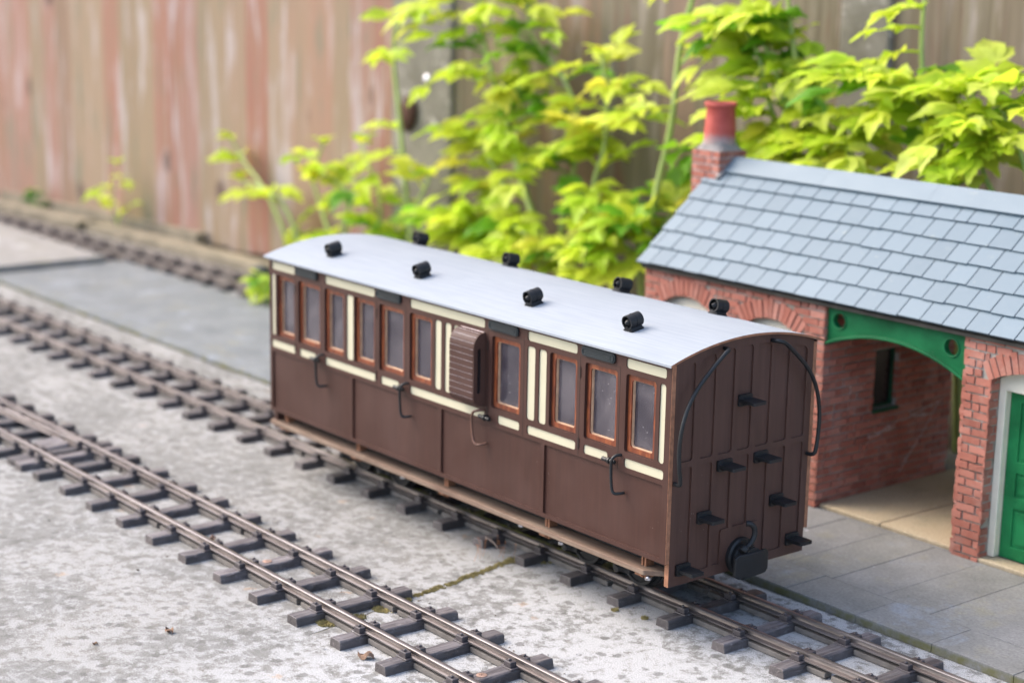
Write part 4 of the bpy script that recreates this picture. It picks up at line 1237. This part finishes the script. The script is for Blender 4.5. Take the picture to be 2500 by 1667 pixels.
def compound(bm, base, d, ln, r, pal, size, pairs=3, droop=.34, lobed=True):
    """pinnate leaf on an arching stalk"""
    d = d.normalized(); pts = []; n = 8
    for i in range(n + 1):
        t = i / n; pts.append(base + d * (ln * t) - UP * (droop * ln * t * t * .8))
    tint(bm, tube(bm, pts, [.012 * (1 - .6 * i / n) for i in range(n + 1)], 5, 0), (*pal[0], 1))
    side = d.cross(UP)
    if side.length < .05: side = Vector((1, 0, 0))
    side.normalize()
    for k in range(pairs):
        t = .38 + .5 * k / max(1, pairs); i = min(n - 1, int(t * n)); p = pts[i]; dd = (pts[i + 1] - pts[i]).normalized()
        for s in (-1, 1):
            ax = (dd * r.uniform(.35, .75) + side * s * r.uniform(.7, 1.0) + UP * r.uniform(-.15, .25))
            nr = (UP * .8 + dd * -.25 + Vector((r.uniform(-.5, .5), -.6 + r.uniform(-.5, .4), 0))).normalized()
            c = r.choice(pal); z = size * 1.1 * r.uniform(.6, 1.2) * (1 - .12 * k)
            leaflet(bm, p, ax, nr, z * 1.12, z * r.uniform(.46, .62), c, r, lobed=lobed)
    dd = (pts[-1] - pts[-2]).normalized(); nr = (UP - dd * .2 + Vector((r.uniform(-.3, .3), -.4, 0))).normalized()
    c = r.choice(pal)
    for s, q in ((0, 1.15), (-.75, .85), (.75, .85)):
        leaflet(bm, pts[-1], dd + side * s, nr, size * q * 1.15, size * q * .56, c, r, lobed=lobed)

def plant(name, stems, leaves, seed, label, cat='plant', rad=.03, extra=0, pal=None, size=.27, spread=(1, .6), ln=(.35, .6), pairs=3, droop=.34, group='lime-green plants along the fence', node_from=.15, yel=.12):
    """stems: lists of world points root to tip; leaves per stem at nodes"""
    r = random.Random(seed); pal = pal or LIME
    p0 = Vector(stems[0][0]); root = empty(name, (p0.x, p0.y, 0), label, cat, group)
    for stpts in stems:
        bm = BM(); pts = smooth_path(stpts, 6); n = len(pts)
        tube(bm, pts, [rad * (1 - .55 * i / n) for i in range(n)], 8)
        obj('stem', bm, M['stem'], root, smooth=True)
    bm = BM(); tint(bm, [], 1.0)
    for stpts in stems:
        pts = smooth_path(stpts, 10); n = len(pts)
        for j in range(leaves):
            t = node_from + (1 - node_from) * (j + r.random() * .8) / leaves
            p = pts[min(n - 1, int(t * (n - 1)))]
            a = r.uniform(0, 2 * PI)
            d = Vector((math.cos(a) * spread[0], math.sin(a) * spread[1] - .35, r.uniform(-.05, .75)))
            pp = pal if r.random() > yel else YELL
            if r.random() < .10 and pal is LIME: pp = MIDG
            compound(bm, p, d, r.uniform(*ln), r, pp, size * r.uniform(.75, 1.15), pairs, droop * r.uniform(.5, 1.5))
        for j in range(4):     # young tuft at the tip
            a = r.uniform(0, 2 * PI)
            leaflet(bm, pts[-1], Vector((math.cos(a), math.sin(a) - .3, r.uniform(.1, .9))), UP, size * .8, size * .5, r.choice(YELL if r.random() < yel * 2 else pal), r)
    obj('foliage', bm, M['leaf'], root, recalc=False)
    return root

def S(Y, *uv, root=None):
    """a stem through survey points of the photograph, standing in the plane y = Y, rooted in the soil"""
    pts = [at(u, v, 1, Y) for u, v in uv]
    b = pts[0]
    if b.z > .1: pts = [Vector((b.x + .12, b.y + .05, 0)), Vector((b.x + .06, b.y + .02, b.z * .5))] + pts
    return [tuple(p) for p in pts]

# the sparse shoots at the left of the clump
plant('leafy_plant', [S(4.25, (690, 560), (650, 470), (600, 400), (565, 340)), S(4.2, (720, 560), (690, 500), (640, 460), (585, 440))], 3, 101, 'thin yellow-green shoot leaning left, furthest left of the clump by the carriage', size=.27, ln=(.25, .5), pairs=2)
plant('leafy_plant', [S(4.2, (800, 560), (775, 480), (765, 420), (790, 350)), S(4.15, (840, 560), (850, 480), (800, 430), (740, 420))], 5, 102, 'pale lime spray in front of the red boards, just left of the concrete post', size=.26, ln=(.3, .55), pairs=3)
plant('leafy_plant', [S(4.3, (1000, 560), (985, 400), (975, 280), (960, 120), (985, 40), (1050, 60))], 7, 103, 'tall thin shoot climbing in front of the concrete post, its tip arching over', rad=.035, size=.25, ln=(.3, .6), pairs=2)
plant('leafy_plant', [S(4.2, (930, 580), (925, 480), (880, 350)), S(4.15, (1000, 590), (1020, 500), (1050, 430))], 5, 104, 'low green leaves at the foot of the concrete post', size=.28, ln=(.3, .5), pairs=2, pal=MIDG + LIME)
# the dense middle clump
plant('leafy_plant', [S(4.35, (1310, 560), (1270, 430), (1240, 300), (1200, 180), (1170, 30), (1190, -60))], 24, 105, 'stout pale stem in the middle of the dense clump, with big layered leaves', node_from=0.42, rad=.042, size=.255, ln=(.4, .75), pairs=3, droop=.4)
plant('leafy_plant', [S(4.45, (1250, 600), (1240, 480), (1190, 380), (1170, 330))], 17, 106, 'yellowing bushy growth directly above the middle of the carriage roof', node_from=0.5, size=.255, ln=(.35, .65), pairs=3, pal=LIME + YELL)
plant('leafy_plant', [S(4.55, (1370, 560), (1400, 420), (1420, 330), (1380, 200), (1300, 90), (1290, 10))], 22, 107, 'mid-green leafy stem at the back of the dense clump, against the dark boards', node_from=0.42, size=.255, ln=(.35, .65), pairs=3, pal=MIDG + MIDG + LIME)
plant('leafy_plant', [S(4.3, (1430, 610), (1450, 450), (1475, 360), (1480, 260), (1470, 130))], 18, 108, 'lime stem with brownish stalk and yellow leaves, right part of the dense clump', node_from=0.42, rad=.03, size=.255, ln=(.35, .6), pairs=3, pal=LIME + YELL)
plant('leafy_plant', [S(4.15, (1320, 640), (1290, 580), (1240, 540)), S(4.1, (1440, 660), (1420, 600), (1480, 560)), S(4.2, (1180, 600), (1150, 560), (1120, 520))], 14, 109, 'low spreading lime foliage peeping over the carriage roof', node_from=0.4, size=.28, ln=(.3, .55), pairs=3)
plant('leafy_plant', [S(4.2, (1580, 620), (1600, 480), (1640, 300), (1660, 120), (1690, 0), (1720, -80))], 8, 110, 'tall single pale stem just left of the chimney', rad=.04, size=.25, ln=(.25, .5), pairs=2, node_from=.3)
plant('leafy_plant', [S(4.3, (1560, 640), (1560, 560), (1600, 480)), S(4.25, (1600, 640), (1620, 560), (1640, 520))], 8, 111, 'green leaves beside the left gable of the brick station', node_from=0.45, size=.28, ln=(.3, .5), pairs=2, pal=MIDG + LIME)
# the tall clump behind the station
plant('leafy_plant', [S(4.35, (1960, 480), (1930, 330), (1900, 190), (1870, 120), (1830, 60)), S(4.4, (2000, 480), (1960, 250), (1930, 60), (1920, -60)), S(4.3, (1940, 470), (1880, 260), (1850, 130), (1800, 40))], 13, 112, 'big-leaved lime shoot nodding over the red chimney pot', yel=.04, node_from=0.52, rad=.035, size=.275, ln=(.35, .6), pairs=4, droop=.45)
plant('leafy_plant', [S(4.3, (2120, 520), (2090, 420), (2060, 330), (2000, 290), (1900, 350)), S(4.35, (2060, 520), (1990, 430), (1960, 400))], 12, 113, 'bright lime leaves rising over the station ridge, right of the chimney', yel=.04, node_from=0.52, size=.275, ln=(.35, .6), pairs=4)
plant('leafy_plant', [S(4.25, (2340, 520), (2310, 400), (2260, 300), (2210, 210), (2150, 200))], 16, 114, 'leafy stem with an olive stalk bending left above the slates', yel=.04, node_from=0.52, rad=.04, size=.275, ln=(.35, .6), pairs=4)
plant('leafy_plant', [S(4.4, (2260, 480), (2255, 250), (2250, 100), (2262, -60))], 7, 115, 'straight thin green stem going up out of the picture at the right', yel=.04, node_from=0.55, rad=.03, size=.22, ln=(.25, .4), pairs=2)
plant('leafy_plant', [S(4.2, (2440, 540), (2400, 420), (2370, 300), (2380, 200)), S(4.25, (2520, 540), (2500, 400), (2450, 280), (2440, 210))], 14, 116, 'lime clump at the right edge, above the far end of the slate roof', yel=.04, node_from=0.52, size=.275, ln=(.35, .6), pairs=4)
# little weeds
plant('weed', [S(3.95, (275, 500), (280, 450), (285, 400))], 4, 120, 'small yellow-green weed growing against the red boards at the left', 'weed', rad=.014, size=.20, ln=(.2, .42), pairs=1, group='weeds by the far track')
plant('weed', [S(3.80, (85, 495), (82, 465))], 6, 121, 'tiny dark green weed at the foot of the fence, far left', 'weed', rad=.015, size=.15, ln=(.06, .14), pairs=1, pal=[(.07, .2, .03), (.05, .15, .03)], group='weeds by the far track')
plant('weed', [S(3.0, (640, 690), (630, 668))], 6, 122, 'flat green weed beside the far end of the carriage', 'weed', rad=.012, size=.15, ln=(.10, .2), pairs=2, pal=MIDG + LIME, group='weeds by the far track')
bm = BM(); bmesh.ops.create_icosphere(bm, subdivisions=3, radius=.12, matrix=Matrix.Translation(at(640, 672, 2, .06)))
for v in bm.verts: v.co += Vector((rnd.uniform(-.012, .012), rnd.uniform(-.012, .012), rnd.uniform(-.012, .012)))
tag(obj('stone', bm, M['rock'], smooth=True), 'dark rounded stone by the weed at the far end of the carriage', 'stone')

# ------------------------------------------------------------------ moss, litter
def moss_patch(bm, r, c, n, rad, h):
    for _ in range(n):
        a = r.uniform(0, 2 * PI); q = rad * math.sqrt(r.random()); p = Vector((c[0] + q * math.cos(a), c[1] + q * math.sin(a), c[2]))
        hh = h * .62 * r.uniform(.5, 1.2); t = Vector((r.uniform(-.6, .6), r.uniform(-.6, .6), 1)).normalized() * hh; w = hh * r.uniform(.14, .32)
        e = [bm.verts.new(p + Vector((math.cos(k * 2.1 + a), math.sin(k * 2.1 + a), 0)) * w) for k in range(3)]; tp = bm.verts.new(p + t)
        for k in range(3): bm.faces.new((e[k], e[(k + 1) % 3], tp))
r = random.Random(3); bm = BM()
for i in range(150):      # along the joint of the concrete
    t = r.random(); y = -.62 + .92 * t; x = -1.50 - .185 * y + r.gauss(0, .012)
    d = .5 + .5 * math.sin(t * 9 + 1) ** 2
    moss_patch(bm, r, (x, y, 0), int(34 * d) + 6, .014, .020)
for (x, y, n, rad) in ((-1.535, .22, 60, .05), (-1.66, .49, 120, .06), (-1.43, .37, 60, .07), (-1.36, -.70, 50, .03), (-1.33, -.86, 150, .075), (-1.30, -1.06, 60, .045), (-1.33, -1.24, 160, .06), (-.55, .16, 40, .02), (-.36, .21, 30, .02)):
    moss_patch(bm, r, (x, y, 0), n * 3, rad, .030)
for f in bm.faces: f.material_index = 0
for i in range(9):
    x = -1.62 + r.uniform(-.14, .12); y = .12 + r.uniform(-.12, .16); p = Vector((x, y, 0)); h = r.uniform(.06, .12); q = p + Vector((r.uniform(-.03, .03), r.uniform(-.02, .02), h))
    fs = tube(bm, [p, p.lerp(q, .5) + Vector((.006, 0, 0)), q], .0010, 4, 1); 
    bmesh.ops.create_icosphere(bm, subdivisions=1, radius=.0036, matrix=Matrix.Translation(q))
for f in bm.faces:
    if f.material_index == 0 and f.calc_center_median().z > .055 and f.calc_center_median().x < -1.4: f.material_index = 1
tag(obj('moss', bm, [M['moss'], M['mosstip']]), 'ragged yellow moss along the joint of the concrete', 'moss', kind='stuff')
bm = BM(); r = random.Random(12)
for i in range(900):
    if i % 3: x, y = r.uniform(-4.5, 1.6), r.choice((-1.42, -.60, -1.20, -.84, .2, .405, .77, .98)) + r.gauss(0, .05)
    else: x, y = r.uniform(-6, 1.4), r.uniform(-2.6, .2)
    q = r.uniform(.003, .009) * (1 if r.random() < .95 else 1.8); p = Vector((x, y, .001))
    vs = [bm.verts.new(p + Vector((r.uniform(-q, q), r.uniform(-q, q), r.uniform(0, q)))) for _ in range(4)]
    for f in ((0, 1, 2), (0, 1, 3), (1, 2, 3), (0, 2, 3)):
        bm.faces.new([vs[k] for k in f]).material_index = i % 2
tag(obj('grit', bm, [simple('brown_grit', (.10, .075, .055), .9, .4, 40, .2), simple('grey_grit', (.22, .21, .20), .9, .4, 40, .2)], recalc=False), 'loose grit and crumbs along the rails', 'grit', kind='stuff')
def dry_leaf(loc, size, seed, label, rot):
    r = random.Random(seed); bm = BM(); n = 7; g = []
    for i in range(n):
        row = []
        for j in range(n):
            u, v = i / (n - 1) - .5, j / (n - 1) - .5
            s = math.sqrt(max(0, 1 - (2 * u) ** 2)) * .9 + .1
            row.append(bm.verts.new((u * size, v * size * .7 * s, size * (.18 * math.sin(v * 7 + seed) + .14 * math.sin(u * 8) + r.uniform(-.07, .07) + .2))))
        g.append(row)
    for i in range(n - 1):
        for j in range(n - 1): bm.faces.new((g[i][j], g[i + 1][j], g[i + 1][j + 1], g[i][j + 1]))
    o = obj('dry_leaf', bm, M['dry'], smooth=True); o.location = loc; o.rotation_euler = (0, 0, rot)
    return tag(o, label, 'dry leaf', 'dry leaf scraps on the concrete')
dry_leaf((-.80, -1.35, .002), .085, 3, 'largest curled dry leaf scrap, against the nearest track', .8)
dry_leaf((-1.71, -2.0, .002), .055, 4, 'small curled dry leaf lying alone on open concrete', .3)
dry_leaf((-1.79, -2.39, .001), .028, 5, 'tiny dry leaf crumb, nearest the bottom left corner', 1.0)
dry_leaf((-2.92, -1.06, .002), .06, 6, 'orange-brown leaf scrap between the rails of the nearest track', 2.0)
bm = BM(); a, b = at(1187, 1312, 2, .05), at(1217, 1338, 2, .01)
tube(bm, smooth_path([a, a.lerp(b, .5) + Vector((.01, 0, .008)), b], 4), [.010, .009, .009, .008, .008, .007, .007, .006, .005], 7)
tag(obj('twig', bm, simple('grey_twig', (.22, .17, .14), .8, .3, 20, .2)), 'short bare twig leaning on a sleeper beside the carriage', 'twig')

# ------------------------------------------------------------------ light
SUN_DIR = Vector((-.60, -.36, .74)).normalized()      # towards the sun
elev = math.asin(SUN_DIR.z); azim = math.atan2(SUN_DIR.x, SUN_DIR.y)
w = bpy.data.worlds.new('World'); sc.world = w; w.use_nodes = True
nt = w.node_tree; bg = nt.nodes['Background']; sky = nt.nodes.new('ShaderNodeTexSky')
sky.sky_type = 'NISHITA'; sky.sun_disc = False; sky.sun_elevation = elev; sky.sun_rotation = azim
sky.air_density = 1.0; sky.dust_density = 4.0; sky.ozone_density = 1.0
nt.links.new(sky.outputs[0], bg.inputs[0]); bg.inputs[1].default_value = .15
sl = bpy.data.lights.new('sun', 'SUN'); sl.energy = .5; sl.angle = math.radians(45); sl.color = (1.0, .965, .91)
so = bpy.data.objects.new('sun', sl); COL.objects.link(so); so.rotation_euler = (-SUN_DIR).to_track_quat('-Z', 'Y').to_euler()
so.location = (0, 0, 20)
sc.view_settings.view_transform = 'Standard'; sc.view_settings.look = 'None'
sc.view_settings.exposure = 1.85; sc.view_settings.gamma = 1.0
sc.render.engine = 'CYCLES'
sc.cycles.use_denoising = True
sc.cycles.max_bounces = 8; sc.cycles.transparent_max_bounces = 12
